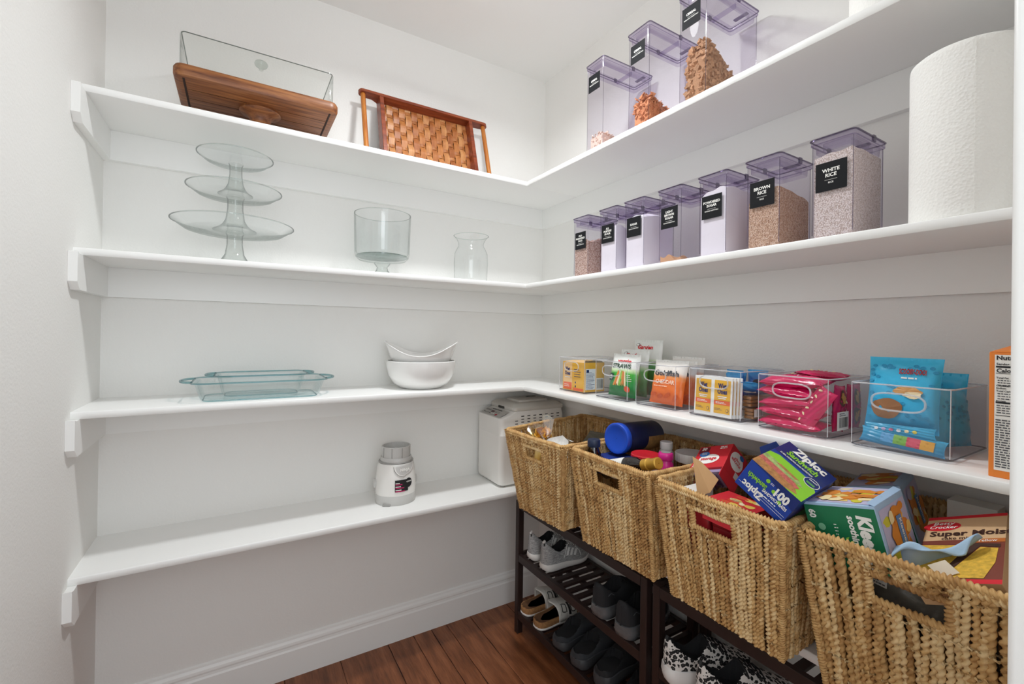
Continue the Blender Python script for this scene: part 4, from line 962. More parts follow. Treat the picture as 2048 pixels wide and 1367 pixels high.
def basket(bot, top, label, seed, ncord=31, rs=.0030, loose=0.02, pitch=.0215):
    rr = np.random.default_rng(seed)
    c = np.mean(bot, axis=0); t = thing('seagrass_basket', label, 'basket', (c[0], c[1], Z4), group='tall seagrass baskets with cut-out handles')
    Bt = [np.array([p[0]-c[0], p[1]-c[1], .006]) for p in bot]; Tp = [np.array([p[0]-c[0], p[1]-c[1], BHT]) for p in top]
    walls = [('front_weave', 0, 1, True, True), ('side_weave', 1, 2, True, False), ('back_weave', 2, 3, False, False), ('side_weave', 3, 0, False, False)]
    H0, H1, S0, S1 = .735, .885, .33, .67
    for name, a, b, fine, hole in walls:
        def pt(s, v): return (Bt[a]*(1-s)+Bt[b]*s)*(1-v)+(Tp[a]*(1-s)+Tp[b]*s)*v
        e = Bt[b]-Bt[a]; up = Tp[a]-Bt[a]; nn = np.cross(e, up); nn /= np.linalg.norm(nn)
        if nn@((Bt[a]+Bt[b])/2*np.array([1,1,0])) < 0: nn = -nn
        Lw = np.linalg.norm(Tp[b]-Tp[a]); n = max(8, int(round(ncord*Lw/.30)))
        paths, rad, pit, nr = [], [], [], []
        def add(path, r_, p_): paths.append(path); rad.append(r_); pit.append(p_); nr.append(nn)
        for k in range(n):
            s0 = (k+.5)/n; segs = [(0, 1)]
            if hole and S0 < s0 < S1: segs = [(0, H0), (H1, 1)]
            for v0, v1 in segs:
                ph = rr.uniform(0, 6.28); ph2 = rr.uniform(0, 6.28); js = rr.normal(0, (.10+loose)/n)
                vs = np.linspace(v0, v1, 12)
                path = [pt(min(max(s0+js+(.18+loose)/n*math.sin(ph+7*v), .2/n), 1-.2/n), v)+nn*(.0014*math.sin(ph2+9*v)) for v in vs]
                add(path, rs*rr.uniform(.88, 1.12), pitch*rr.uniform(.88, 1.15))
        cords_mesh(name, paths, rad, pit, nr, t, .0028 if fine else .005, 8 if fine else 6)
        # horizontal twining
        paths, rad, pit, nr = [], [], [], []
        for v in (.10, .25, .40, .55, .69, .93):
            for sg in (-1, 1):
                ss = np.linspace(.01, .99, 3*n); dv = rr.normal(0, .008)
                runs = [(0, 1)]
                path = [pt(s, v+dv+.006*math.sin(11*s+sg))+nn*(sg*rs*1.9*math.cos(math.pi*n*s)) for s in ss]
                add(path, rs*.42, .012)
        cords_mesh('twining', paths, rad, pit, nr, t, .005, 6)
        if hole:
            paths, rad, pit, nr = [], [], [], []
            for v in (H0, H1): add([pt(s, v)+nn*.001 for s in np.linspace(S0-.03, S1+.03, 10)], rs*1.15, .014)
            for s in (S0, S1): add([pt(s, v)+nn*.001 for v in np.linspace(H0-.02, H1+.02, 8)], rs*1.15, .014)
            cords_mesh('handle_binding', paths, rad, pit, nr, t)
    # rim: wrapped rope around the top, corner ropes
    loop = []
    for a in range(4):
        b = (a+1) % 4
        for s in np.linspace(.04, .96, 14): loop.append(Tp[a]*(1-s)+Tp[b]*s+np.array([0, 0, .001*math.sin(9*s+a)]))
    loop.append(loop[0])
    cords_mesh('rim', [loop, [p+np.array([0,0,-.007]) for p in loop]], [rs*1.35, rs*1.1], [.014, .014], [(0,0,1), (0,0,1)], t)
    cc = np.array([0, 0, 0.])
    cords_mesh('corner_rope', [[Bt[k]*(1-v)+Tp[k]*v for v in np.linspace(0, 1, 10)] for k in range(4)], [rs*1.25]*4, [.011]*4, [(1, .3, 0)]*4, t)
    z = 0.0015
    MB().loft([[(p[0]*.985, p[1]*.985, z) for p in Bt], [(p[0]*.985, p[1]*.985, .006) for p in Bt]]).build('base', mat('basket_base', '#8a6439', .8), t)
    return t
basket([(-.402,-.455),(-.385,-.688),(-.075,-.665),(-.075,-.435)], [(-.478,-.468),(-.458,-.776),(-.032,-.735),(-.032,-.372)], 'seagrass basket next to the bread machine, holding a tied yellow chip bag', 101)
basket([(-.370,-.777),(-.362,-1.043),(-.08,-1.04),(-.08,-.78)], [(-.440,-.791),(-.437,-1.089),(-.032,-1.087),(-.032,-.787)], 'seagrass basket holding jars, bottles and the blue-lidded canister', 102)
basket([(-.368,-1.110),(-.370,-1.376),(-.08,-1.372),(-.08,-1.115)], [(-.441,-1.116),(-.452,-1.417),(-.032,-1.414),(-.032,-1.112)], 'seagrass basket holding the red and blue bag boxes', 103, 32, .0029, .05, .022)
basket([(-.362,-1.452),(-.356,-1.708),(-.08,-1.708),(-.08,-1.452)], [(-.433,-1.438),(-.421,-1.733),(-.032,-1.731),(-.032,-1.438)], 'seagrass basket nearest the door, holding tissue boxes and cake mix', 104, 31, .0032, .06, .026)

# ------------------------------------------------------------------ basket contents
# basket 1: tied bag of chips, grey packet
M_CELL = clear('crinkled_clear_bag', '#efdfae', .16, .6, 2., .14, edge='#d9bd6c'); M_CHIP = mat('golden_chip', '#d9a032', .6, var=(60, .2))
t = thing('tied_chip_bag', 'clear bag of golden chips tied with a white twist, in the first basket', 'snack bag', (-.405, -.615, .918))
def fan(mb, tip, up, wid, ln, n=18, seed=0, k=5):
    r = random.Random(seed); tip = Vector(tip); up = Vector(up).normalized(); sd = up.cross(Vector((.7,.7,.1))).normalized(); fw = up.cross(sd)
    rings = []
    for i in range(9):
        u = i/8; rad = .006+wid*(u**.7)
        rings.append([tip+up*(ln*u*(1+.25*math.sin(k*2*math.pi*j/n+seed)*u))+sd*(rad*(1+.22*math.sin(k*2*math.pi*j/n))*math.cos(2*math.pi*j/n))+fw*(rad*.55*(1+.3*math.cos(k*2*math.pi*j/n+1))*math.sin(2*math.pi*j/n)) for j in range(n)])
    mb.loft(rings, False, False); return mb
fan(MB(), (0,0,0), (.10,.62,.72), .040, .070, 22, 2).build('bag_top', M_CELL, t, True, 70)
fan(MB(), (0,0,0), (.25,-.90,-.10), .032, .085, 22, 4).build('bag_body', mat('white_printed_bag', '#dcdbd8', .35, var=(70, .18)), t, True, 70)
MB().tube([(.004*math.cos(a), .006*math.sin(a)*.7, .006*math.sin(a)) for a in np.linspace(0, 6.28, 14)[:-1]], .0026, 6, True).build('twist_tie', M_PAPERW, t, True)
r = random.Random(3)
for k in range(18):
    a = r.uniform(0, 6.28); q = r.uniform(.012, .04); e = Vector((r.gauss(0,1), r.gauss(0,1), r.gauss(0,1))).normalized()
    m_ = Matrix.Translation((.004+r.uniform(-.016,.016), .024+r.uniform(-.018,.02), .010+q*.7)) @ e.to_track_quat('Z', 'Y').to_matrix().to_4x4()
    o = MB().lathe([(.0005,.0015),(.014,.0),(.0165,.003),(.0005,.004)], 12, sx=1, sy=.75).build('chip', M_CHIP, t, True); o.matrix_local = m_
for k in range(4):
    o = MB().lathe([(.0005,.0015),(.013,.0),(.015,.003),(.0005,.004)], 12, sx=1, sy=.7).build('chip', M_CHIP, t, True); o.matrix_local = Matrix.Translation((.001-.006*(k%2), -.012-.014*k, -.008-.008*k)) @ Matrix.Rotation(.5+k, 4, 'X')
t, f = pouch('folded_packet', 'dark grey folded packet inside the first basket', 'packet', at(-.19, -.60, .86, -75, -60), .13, .1, .012, [(0, '#5c5a4a'), (1, '#77756a')], seed=51)
t, f = pouch('chip_bag', 'golden chip bag deeper in the first basket, seen through its handle', 'snack bag', at(-.375, -.56, .72, -92, -6), .15, .165, .05, [(0, '#c99328'), (.6, '#dcae45'), (1, '#ead9a0')], seed=52)

# basket 2
def canister():
    ax = Vector((.98, .12, -.05)).normalized(); m = axes_mtx((-.312, -.848, .968), ax, (0,0,1), Vector((0,0,0))+ax.cross(Vector((0,0,1))))
    t = thing('nut_canister', 'navy canister with a bright blue lid lying on its side', 'canister', mtx=m)
    # local x = axis; build with lathe about z then turn
    rot = Matrix.Rotation(math.pi/2, 4, 'Y')
    o = MB().lathe([(.001,.012),(.0445,.012),(.045,.016),(.045,.185),(.0435,.189),(.001,.189)], 44).build('body', mat('navy_can', '#151f4d', .35), t, True); o.matrix_local = rot
    o = MB().lathe([(.001,.003),(.034,.003),(.038,.0),(.0445,.0),(.047,.003),(.047,.018),(.0455,.02),(.045,.02)], 44).build('lid', mat('bright_blue_lid', '#1d4fc4', .4), t, True); o.matrix_local = rot
    o = MB().loft([[(.0454*math.cos(a), .0454*math.sin(a), z) for z in (.105, .188)] + [(.0450*math.cos(a), .0450*math.sin(a), z) for z in (.188, .105)] for a in np.linspace(3.0, 4.9, 24)]).build('picture_band', mat('tan_nut_picture', '#a9814e', .5, var=(70, .35)), t, True); o.matrix_local = rot
canister()
def bottle(name, label, loc, prof, m, cap, mc, rot=(0,0,0), n=28, extra=None):
    t = thing(name, label, 'bottle', loc, rot)
    MB().lathe(prof, n, bot=True).build('body', m, t, True)
    MB().lathe(cap, n, top=True).build('cap', mc, t, True, 30)
    return t
M_NCAP = mat('dark_navy_cap', '#1d2b48', .45)
bottle('sauce_bottle', 'small bottle with a dark navy screw cap at the basket corner', (-.368, -.812, .868), [(.019,0),(.021,.004),(.021,.055),(.014,.072),(.0135,.078)], clear('smoky_bottle', '#8a7468', .1, .5, 3., .06, edge='#3f322b'), [(.019,.0755),(.0195,.078),(.0195,.094),(.018,.097)], M_NCAP)
M_NBOX = mat('royal_blue_card', '#1f3a8f', .45)
t = pack_box('blue_food_box', 'royal blue food box lying under the canister, colour bars on its end', 'box', at(-.356, -.795, .862, -90), (.085, .10, .05), M_NBOX)
f = Fr(t, (0, 0, 0), (1,0,0), (0,0,1)); f.rect(.03, .006, .07, .046, M_PAPERW, 'panel')
for k, c in enumerate(('#c8302c', '#e0762a', '#e6c23a', '#4f9a3c', '#2f7fc0', '#2b3f8f')): f.rect(.032+.006*k, .034, .038+.006*k, .043, mat('bar_%s' % c[1:], c, .5), 'colour_bar', 2)
f.lines(.033, .068, .010, .031, 5, .0018, M_INK, k=2)
f = Fr(t, (.085, 0, 0), (0,1,0), (0,0,1)); f.rect(.01, .008, .09, .042, M_PAPERW, 'panel'); f.bars(.014, .05, .012, .038, M_BLACK, k=2); f.lines(.055, .086, .012, .038, 6, .0018, M_INK, k=2)
t = thing('red_lid_tub', 'tub with a flat red lid in the middle of the basket', 'tub', (-.292, -.948, .845))
MB().lathe([(.034,0),(.037,.004),(.039,.085)], 40, bot=True).build('tub_body', mat('white_tub', '#e4e2dd', .4), t, True)
MB().lathe([(.040,.084),(.0415,.086),(.0415,.096),(.0395,.099),(.034,.0975),(.001,.0975)], 40).build('lid', mat('red_plastic_lid', '#cf2430', .35), t, True, 30)
bottle('pink_bottle', 'bright pink bottle with a grey disc on its cap', (-.268, -1.0, .86), [(.018,0),(.0205,.004),(.0205,.065),(.0165,.072),(.0165,.078)], mat('bright_pink_plastic', '#d62a8c', .3), [(.0195,.077),(.0205,.079),(.0205,.092),(.0185,.0955),(.0135,.0965)], MATS['bright_pink_plastic'])
o = MB().lathe([(.0135,0),(.0135,.0008),(.001,.0008)], 24, bot=True).build('cap_disc', M_GREYD, bpy.data.objects['pink_bottle']); o.location = (0, 0, .0967)
bottle('vitamin_bottle', 'bottle with a white screw cap behind the pink bottle', (-.185, -.932, .862), [(.02,0),(.022,.004),(.022,.07),(.014,.08)], mat('pale_bottle', '#d9d6cf', .4), [(.0175,.079),(.0185,.081),(.0185,.099),(.017,.101)], M_WHITE)
t = thing('ribbed_lid_jar', 'wide jar with a ribbed grey-white lid', 'jar', (-.186, -1.022, .83))
MB().lathe([(.038,0),(.042,.005),(.042,.095),(.036,.1)], 40, bot=True).build('jar_body', clear('jar_glass', '#e6e0d6', .08, .5, 3., .04, edge='#9a948a'), t, True)
pr = []
MB().loft([[((.0445+(.0008 if j % 2 else 0))*k*math.cos(2*math.pi*j/72), (.0445+(.0008 if j % 2 else 0))*k*math.sin(2*math.pi*j/72), z) for j in range(72)] for k, z in ((1,.097),(1,.118),(.97,.121),(.93,.1205))]).build('lid', mat('grey_white_lid', '#c9c8c4', .4), t, True, 25)
t = thing('dark_sauce_bottle', 'dark glass bottle with a gold cap lying across the basket front', 'bottle', mtx=axes_mtx((-.362, -.862, .885), (-.08,-.94,.33), (0.3,.3,.9), Vector((-.08,-.94,.33)).cross(Vector((.3,.3,.9)))))
rot = Matrix.Rotation(math.pi/2, 4, 'Y')
o = MB().lathe([(.001,0),(.026,.001),(.028,.006),(.028,.115),(.022,.14),(.013,.158),(.012,.172)], 32).build('body', mat('dark_brown_glass', '#1c1412', .08, coat=.5), t, True); o.matrix_local = rot
o = MB().lathe([(.014,.165),(.0155,.167),(.0155,.182),(.0165,.183),(.0165,.187),(.0145,.189),(.0145,.214),(.0155,.216),(.0155,.2215),(.013,.223),(.001,.223)], 32).build('cap', mat('gold_cap', '#c79a3c', .4, metal=.35), t, True, 30); o.matrix_local = rot
o = MB().loft([[(.0285*math.cos(a), .0285*math.sin(a), z) for z in (.04, .105)]+[(.0280*math.cos(a), .0280*math.sin(a), z) for z in (.105, .04)] for a in np.linspace(2.2, 5.2, 20)]).build('paper_label', M_PAPERW, t, True); o.matrix_local = rot

# basket 3
M_REDC = mat('red_card', '#cf2733', .45); M_KRAFT = mat('kraft_card', '#b58d60', .8)
gm = axes_mtx((-.222, -1.172, .990), (.017,-.925,.379), (-.853,-.212,-.478), Vector((.017,-.925,.379)).cross(Vector((-.853,-.212,-.478))))
def gv_box():
    # local x: along the top edge to the right, local y: down towards the viewer, z: out of the big face
    a0 = Vector((.017,-.925,.30)); a1 = Vector((.853,.212,.55)); n_ = a0.cross(a1)
    m = axes_mtx((-.325, -1.108, .925), a0, a1, n_)
    t = thing('red_storage_bag_box', 'red storage bag box marked 50, with its brown flap torn open', 'box', mtx=m)
    L_, W_, H_ = .098, .112, .062
    MB().rbox(0, L_, .03, W_, -H_, 0, .001, .0008, 2).build('carton', M_REDC, t)
    MB().loft([[(0,0,-H_),(0,.03,-H_),(0,.03,0),(0,.012,0)],[(.002,0,-H_),(.002,.03,-H_),(.002,.03,0),(.002,.012,0)]]).build('side_wall', M_REDC, t)
    MB().loft([[(L_-.002,0,-H_),(L_-.002,.03,-H_),(L_-.002,.03,0),(L_-.002,.004,0)],[(L_,0,-H_),(L_,.03,-H_),(L_,.03,0),(L_,.004,0)]]).build('side_wall', M_REDC, t)
    f = Fr(t, (0, 0, 0), (1,0,0), (0,1,0), .0006)
    f.rect(.004, .086, .034, .108, mat('dark_maroon', '#6d1524', .5), 'corner_patch'); f.text('50', .019, .095, .010, M_PAPERW, k=3, bold=.03)
    f.ell(.045, .062, .030, .017, M_PAPERW, 'oval'); f.text('storage', .045, .058, .010, M_RED, k=3, bold=.025, w=.046); f.ell(.026, .080, .015, .009, mat('mid_blue_print', '#2b6db4', .5), 'brand_oval', 2)
    f.text('Great', .026, .0815, .004, M_PAPERW, k=4, w=.016); f.text('Value', .026, .0765, .004, M_PAPERW, k=4, w=.016)
    f.lines(.065, .094, .095, .106, 2, .003, M_PAPERW, k=2); f.lines(.006, .03, .034, .05, 3, .0025, M_PAPERW, k=2, seed=7)
    f = Fr(t, (L_, .03, -H_), (0,1,0), (0,0,1), .0006)     # end face with round badge
    f.ell(.048, .032, .026, .024, M_PAPERW, 'oval'); f.text('storage', .046, .034, .009, M_RED, k=3, w=.036, rot=1.57); f.text('bags', .054, .032, .007, M_RED, k=3, w=.02, rot=1.57); f.ell(.070, .022, .007, .008, MATS['mid_blue_print'], 'brand_oval', 2)
    f.rect(.004, .004, .022, .024, mat('light_grey_print', '#d9cfc9', .6), 'print', 2)
    # torn flap and the purple bag roll inside
    inv = m.inverted(); tip = [inv @ Vector(p) for p in ((-.36,-1.156,.994),(-.355,-1.176,.986),(-.36,-1.226,.958),(-.385,-1.222,.931),(-.395,-1.197,.917))]
    off = (tip[2]-tip[0]).cross(tip[4]-tip[0]).normalized()*.0012
    MB().loft([[p for p in tip], [p+off for p in tip]]).build('flap', M_KRAFT, t)
    o = MB().loft([[(.02+.035*i/8, .012+.01*math.sin(i*1.3), -.012-.004*math.cos(2.1*i)), (.02+.035*i/8, .012+.01*math.sin(i*1.3), -.05), (.02+.035*i/8+.001, .029, -.05), (.02+.035*i/8+.001, .029, -.010)] for i in range(13)]).build('bag_roll', clear('purple_film', '#a98fb8', .25, .7, 2., .15, edge='#5b4270'), t, True)
    MB().box(.004, L_-.004, .02, .0295, -.056, -.006).build('inner_roll', mat('pale_violet_film', '#a897bb', .4), t)
gv_box()
M_ZBLUE = mat('cobalt_blue_card', '#173f9e', .35); M_ZNAVY = mat('deep_navy_card', '#142a6e', .35); M_ZGRN = mat('vivid_lime_print', '#8ed032', .4)
def zip_box():
    a0 = Vector((-.099,.825,.557)); dp = Vector((.993,.045,.11))
    L_, H_, W_ = .128, .078, .135
    # local x: to the right along the front (minus a0), local y: into the basket, local z: up
    kx, ky, kz = .80, 1.09, .86; o_ = Vector((-.438,-1.405,.937)) + a0.normalized()*L_*kx
    m = axes_mtx(o_, -a0, dp, (-a0).cross(dp)) @ Matrix.Diagonal((kx, ky, kz, 1))
    t = thing('sandwich_bag_box', 'blue sandwich bag box tilted on the basket corner, 100 bags', 'box', mtx=m)
    MB().rbox(0, L_, 0, W_, 0, H_, .001, .0008, 2).build('carton', M_ZBLUE, t)
    f = face(t, '-y', 0, L_, 0, W_, 0, H_)
    f.poly([(0, H_), (L_, H_), (L_, .045), (.05, .074)], M_ZNAVY, 'panel', 1)
    f.text('100', .094, .046, .020, M_PAPERW, k=3, bold=.045, w=.034); f.text('SANDWICH BAGS', .088, .034, .0075, M_PAPERW, k=3, bold=.03, w=.062); f.lines(.056, .12, .024, .030, 1, .003, M_SKYW, k=3)
    f.text('Sandwich', .036, .052, .013, M_ZGRN, k=3, bold=.03, w=.05, rot=math.pi, shear=-.1); f.text('Ziploc', .040, .026, .017, M_PAPERW, k=3, bold=.04, w=.056, rot=math.pi)
    for k in range(3): f.ell(.055+.022*k, .064-.012*k, .0048, .0048, M_ZGRN, 'dot', 2); f.lines(.062+.022*k, .074+.022*k, .061-.012*k, .067-.012*k, 2, .0012, M_PAPERW, k=2)
    f.rect(.004, .014, .124, .0148, M_SKYW, 'rule', 2); f.rect(.05, .0205, .124, .0213, M_SKYW, 'rule', 2)
    f = face(t, '+z', 0, L_, 0, W_, 0, H_)
    f.rect(.0, .078, L_, W_, M_ZNAVY, 'panel', 1)
    f.poly([(.0,.062), (.02,.072), (L_-.02,.070), (L_,.05), (L_,.0), (.0,.0)], M_ZGRN, 'lime_panel', 1.5)
    mbread = mat('sandwich_bread_print', '#b07c4a', .7, var=(120, .35)); mham = mat('sandwich_ham_print', '#c0665a', .7, var=(140, .4)); mlet = mat('sandwich_lettuce_print', '#9db36c', .7, var=(110, .4))
    f.poly([(.0,.0), (.085,.0), (.112,.008), (.1,.018), (.0,.022)], mbread, 'bread_print', 2); f.poly([(.0,.022), (.1,.018), (.106,.026), (.09,.032), (.0,.036)], mham, 'ham_print', 2.2)
    f.poly([(.0,.036), (.09,.032), (.108,.034), (.09,.046), (.02,.05), (.0,.048)], mlet, 'lettuce_print', 2.4); f.poly([(.03,.044), (.085,.04), (.09,.046), (.04,.05)], mbread, 'bread_print', 2.6)
    f.text('Ziploc', .068, .112, .021, M_PAPERW, k=3, bold=.045, w=.085); f.text('Sandwich', .062, .092, .0155, M_ZGRN, k=3, bold=.035, w=.08, shear=.1)
    f.text('2X SEAL SYSTEM FOR FOOD PROTECTION', .055, .082, .0042, M_PAPERW, k=3, bold=.03, w=.085)
    f.ell(.108, .066, .018, .0145, M_PAPERW, 'badge_ring', 2.8); f.ell(.108, .066, .0165, .013, M_ZNAVY, 'badge', 3.2); f.text('tested', .108, .070, .0045, M_PAPERW, k=5, w=.02); f.rect(.098, .058, .118, .064, mat('badge_green', '#5fa05a', .5), 'print', 4)
    MB().add([(0,.03,H_+.0005),(0,W_*.72,H_+.0005),(-.012,W_*.70,H_+.006),(-.016,.04,H_+.006)], [(0,1,2,3)]).build('lid_flap', M_ZNAVY, t)
zip_box()
t = pack_box('pizza_snack_box', 'red food box with a yellow and red food picture, under the sandwich bag box', 'box', at(-.43, -1.235, .888, -90, 0, 3), (.10, .09, .045), M_REDC)
f = face(t, '+z', 0, .10, 0, .09, 0, .045)
for k in range(14): f.blob(.03+.055*random.Random(k).random(), .01+.07*random.Random(k+50).random(), .012, .008, (mat('cheese_print', '#e7c45a', .6), mat('sauce_print', '#cf4a2c', .6), M_CREAM)[k % 3], 'food_print', 1+.2*(k % 5), seed=k)
t = pack_box('green_food_box', 'green and white box standing at the back of the third basket', 'box', at(-.115, -1.18, .79, -90, -3), (.12, .05, .175), mat('bottle_green_card', '#2c5a34', .5))
f = Fr(t, (0, 0, 0), (1,0,0), (0,0,1)); f.rect(.0, .09, .12, .145, M_PAPERW, 'panel'); f.text('RICE', .05, .11, .02, M_BLACK, k=2, bold=.03)
t = pack_box('white_blue_box', 'white and blue box at the left of the third basket', 'box', at(-.385, -1.128, .795, -90), (.04, .09, .118), M_PAPERW)
f = Fr(t, (0,0,0), (1,0,0), (0,0,1)); f.rect(0, .06, .04, .105, M_NBOX, 'panel')
for k, (y_, z_, hh) in enumerate(((-1.178, .79, .11), (-1.243, .77, .11))):
    t = thing('red_spice_tin', ('red tin showing at the left of the basket handle hole', 'wider red tin showing through the basket handle hole')[k], 'tin', (-.385, y_-.028, z_), group='red tins inside the third basket')
    MB().rbox(-.02, .03, -.028, .034 if k == 0 else .03, 0, hh, .006, .003).build('tin_body', mat('dark_red_tin', '#8f1a22', .35), t, True); MB().rbox(-.021, .031, -.029, .0345 if k == 0 else .031, hh-.012, hh, .006, .003).build('tin_lid', MATS['dark_red_tin'], t, True)

# basket 4: tissues, cake mix, cloth
M_KGRN = mat('emerald_card', '#14734a', .45); M_KBLU = mat('pale_blue_card', '#a9c6e4', .5); M_KBLD = mat('slate_blue_print', '#5f8cc0', .5)
KC = [mat('tissue_orange', '#e08b32', .5), mat('tissue_yellow', '#f0cf77', .5), mat('tissue_lilac', '#c3bedb', .5), mat('tissue_lime', '#d3cc3a', .5), mat('tissue_cream', '#f6e2ae', .5)]
def abstract_print(f, x0, y0, x1, y1, seed):
    f.rect(x0, y0, x1, y1, KC[2], 'pattern_ground', 1); r = random.Random(seed)
    for k in range(36):
        rx = r.uniform(.008, .019); ry = r.uniform(.007, .016); cx = r.uniform(x0+rx*1.25, x1-rx*1.25); cy = r.uniform(y0+ry*1.25, y1-ry*1.25)
        f.blob(cx, cy, rx, ry, KC[(k*3 % 5) if k % 2 else 0], 'pattern_shape', 1.3+.15*k, n=9, seed=seed*50+k, amp=.3)
def tissue_box(label, o, a0, a1, dims, seed, band=True):
    """o = top front left corner; a0 to the right along the front, a1 into the basket"""
    a0 = Vector(a0); a1 = Vector(a1); up = a0.cross(a1).normalized(); L_, W_, H_ = dims
    m = axes_mtx(Vector(o)-up*H_, a0, a1, up); t = thing('tissue_box', label, 'tissue box', mtx=m, group='green and orange tissue boxes')
    MB().rbox(0, L_, 0, W_, 0, H_, .0012, .001, 2).build('carton', M_KBLU, t)
    f = face(t, '-y', 0, L_, 0, W_, 0, H_); f.rect(0, 0, L_-.001, H_-.005, M_KGRN, 'green_panel')
    f.text('Kleenex', L_*.84-.012, H_*.44, .020, M_PAPERW, k=3, bold=.05, w=H_*.86, rot=-math.pi/2, shear=.15)
    f.text('soothing lotion', L_*.60, H_*.40, .0105, M_PAPERW, k=3, bold=.035, w=H_*.86, rot=-math.pi/2, shear=.1)
    f.text('60', L_*.06, H_*.82, .0105, M_PAPERW, k=3, bold=.04, rot=-math.pi/2)
    f.ell(L_*.2, H_*.62, .006, .006, mat('mint_print', '#7fc09b', .5), 'leaf_mark', 2); f.lines(L_*.16, L_*.25, H_*.1, H_*.5, 8, .0022, MATS['mint_print'], k=2, fill=.8); f.lines(L_*.38, L_*.44, H_*.5, H_*.7, 4, .0014, M_PAPERW, k=2)
    f.ell(L_*.44, H_*.26, .010, .006, M_PAPERW, 'coconut_print', 2.5, rot=-.7); f.ell(L_*.43, H_*.265, .008, .0042, mat('coconut_shade', '#9a9088', .6), 'coconut_print', 3, rot=-.7)
    for k in range(4): a = -.3+.45*k; f.poly([(L_*.46, H_*.33), (L_*.46+.022*math.cos(a), H_*.33+.022*math.sin(a)), (L_*.46+.018*math.cos(a+.2), H_*.33+.018*math.sin(a+.2))], M_LGRN, 'leaf_print', 2.2)
    f = face(t, '+x', 0, L_, 0, W_, 0, H_); abstract_print(f, .009, .003, W_-.003, H_-.010, seed)
    f.rect(W_*.5, H_*.25, W_*.5+.020, H_*.72, M_KBLD, 'name_panel', 8); f.text('Kleenex', W_*.5+.007, H_*.48, .009, M_PAPERW, k=10, bold=.02, w=H_*.4, rot=-math.pi/2)
    f = face(t, '+z', 0, L_, 0, W_, 0, H_); abstract_print(f, .003, .006, L_-.006, W_-.003, seed+1); f.rect(.003, W_*.42, L_-.004, W_*.42+.0007, M_INK, 'slit', 8)
    MB().add([(L_, .0, H_), (L_, W_, H_), (L_-.010, W_, H_+.005), (L_-.010, .0, H_+.005)], [(0,1,2,3)]).build('end_flap', M_KBLU, t)
tissue_box('green and orange tissue box at the basket front, facing out', (-.401, -1.426, .981), (.0087,-.9722,.2341), (.9974,.0252,.0674), (.112, .118, .11), 3)
tissue_box('second tissue box, behind and tilted the other way', (-.229, -1.423, .979), (.117,-.956,.268), (.989,.138,.0586), (.090, .112, .115), 9)
M_CAKE = mat('cake_box_red_brown', '#7d3b2c', .5)
cm = axes_mtx((-.395, -1.600, .878), (.03,-.90,.40), (.90,.15,.28), Vector((.03,-.90,.40)).cross(Vector((.90,.15,.28))))
t = pack_box('cake_mix_box', 'cake mix box lying face up with a slice of yellow cake on it', 'box', cm, (.105, .185, .035), mat('beige_card', '#cfa87c', .5))
f = face(t, '+z', 0, .105, 0, .185, 0, .035)
f.rect(0, .0, .105, .010, M_RED, 'red_edge', 1); f.rect(0, .010, .105, .112, M_CAKE, 'panel', 1); f.rect(0, .112, .105, .176, mat('warm_beige', '#d9b48a', .5), 'panel', 1); f.rect(0, .176, .105, .185, M_RED, 'red_edge', 1)
f.ell(.022, .154, .026, .014, M_RED, 'brand_oval', 2); f.text('Betty', .024, .157, .0085, M_PAPERW, k=4, w=.03, shear=.2); f.text('Crocker', .024, .146, .0085, M_PAPERW, k=4, w=.038, shear=.2)
f.text('Super Moist', .060, .124, .014, mat('dark_brown_ink', '#3f2016', .5), k=3, bold=.03, w=.105); f.text('cake mix', .045, .113, .0075, MATS['dark_brown_ink'], k=3, w=.04); f.rect(.06, .102, .105, .112, mat('burnt_orange', '#c06a2a', .5), 'flavour_strip', 2); f.text('Yellow', .084, .104, .006, M_PAPERW, k=3)
mc = mat('yellow_cake_print', '#d9ae3c', .7, var=(160, .3)); mf = mat('chocolate_frosting_print', '#46281c', .6, var=(90, .3))
f.poly([(.0,.012), (.03,.012), (.07,.095), (.0,.1)], mc, 'cake_print', 2); f.poly([(.028,.012), (.036,.012), (.076,.092), (.1,.088), (.1,.097), (.066,.101)], mf, 'frosting_print', 2.4); f.poly([(.036,.012), (.085,.012), (.096,.05), (.098,.086), (.077,.09)], mc, 'cake_print', 2.2)
# cloth
def cloth():
    t = thing('blue_cloth_bag', 'pale blue crumpled cloth in front of the cake mix', 'cloth', (-.385, -1.578, .925))
    nx, ny = 22, 14; vs = []
    for j in range(ny+1):
        for i in range(nx+1):
            u, v = i/nx, j/ny
            y = .022-.078*u-.010*v; x = -.014+.060*u*(.7+.3*v)+.030*v*(1-u*.5); z = .006+.040*u+.016*math.sin(math.pi*v)*(1-.3*u)+.010*math.sin(5*u+3*v)-.022*v*v*(1-u)
            vs.append((x+.004*math.sin(9*u+4*v), y, z+.003*math.sin(12*u-5*v)))
    fs = [(j*(nx+1)+i, j*(nx+1)+i+1, (j+1)*(nx+1)+i+1, (j+1)*(nx+1)+i) for j in range(ny) for i in range(nx)]
    o = MB().add(vs, fs).build('cloth', mat('pale_blue_cloth', '#a9c8e2', .7, bump=(90, .3, .002)), t, True, 80)
    md = o.modifiers.new('thickness', 'SOLIDIFY'); md.thickness = .002
    MB().add([(-.010,-.040,.002), (-.004,-.022,.012), (.004,-.040,.026), (-.002,-.058,.016)], [(0,1,2,3)]).build('paper_tag', mat('cream_tag', '#e3d9c4', .7), t)
cloth()
t, f = pouch('clear_produce_bag', 'crinkled clear bag with dark contents, seen through the last handle hole', 'bag', at(-.345, -1.585, .80, -90, -8), .17, .12, .05, [(0, '#3a3230'), (.5, '#6d6a63'), (1, '#8c8d8a')], seed=61, rough=.15)
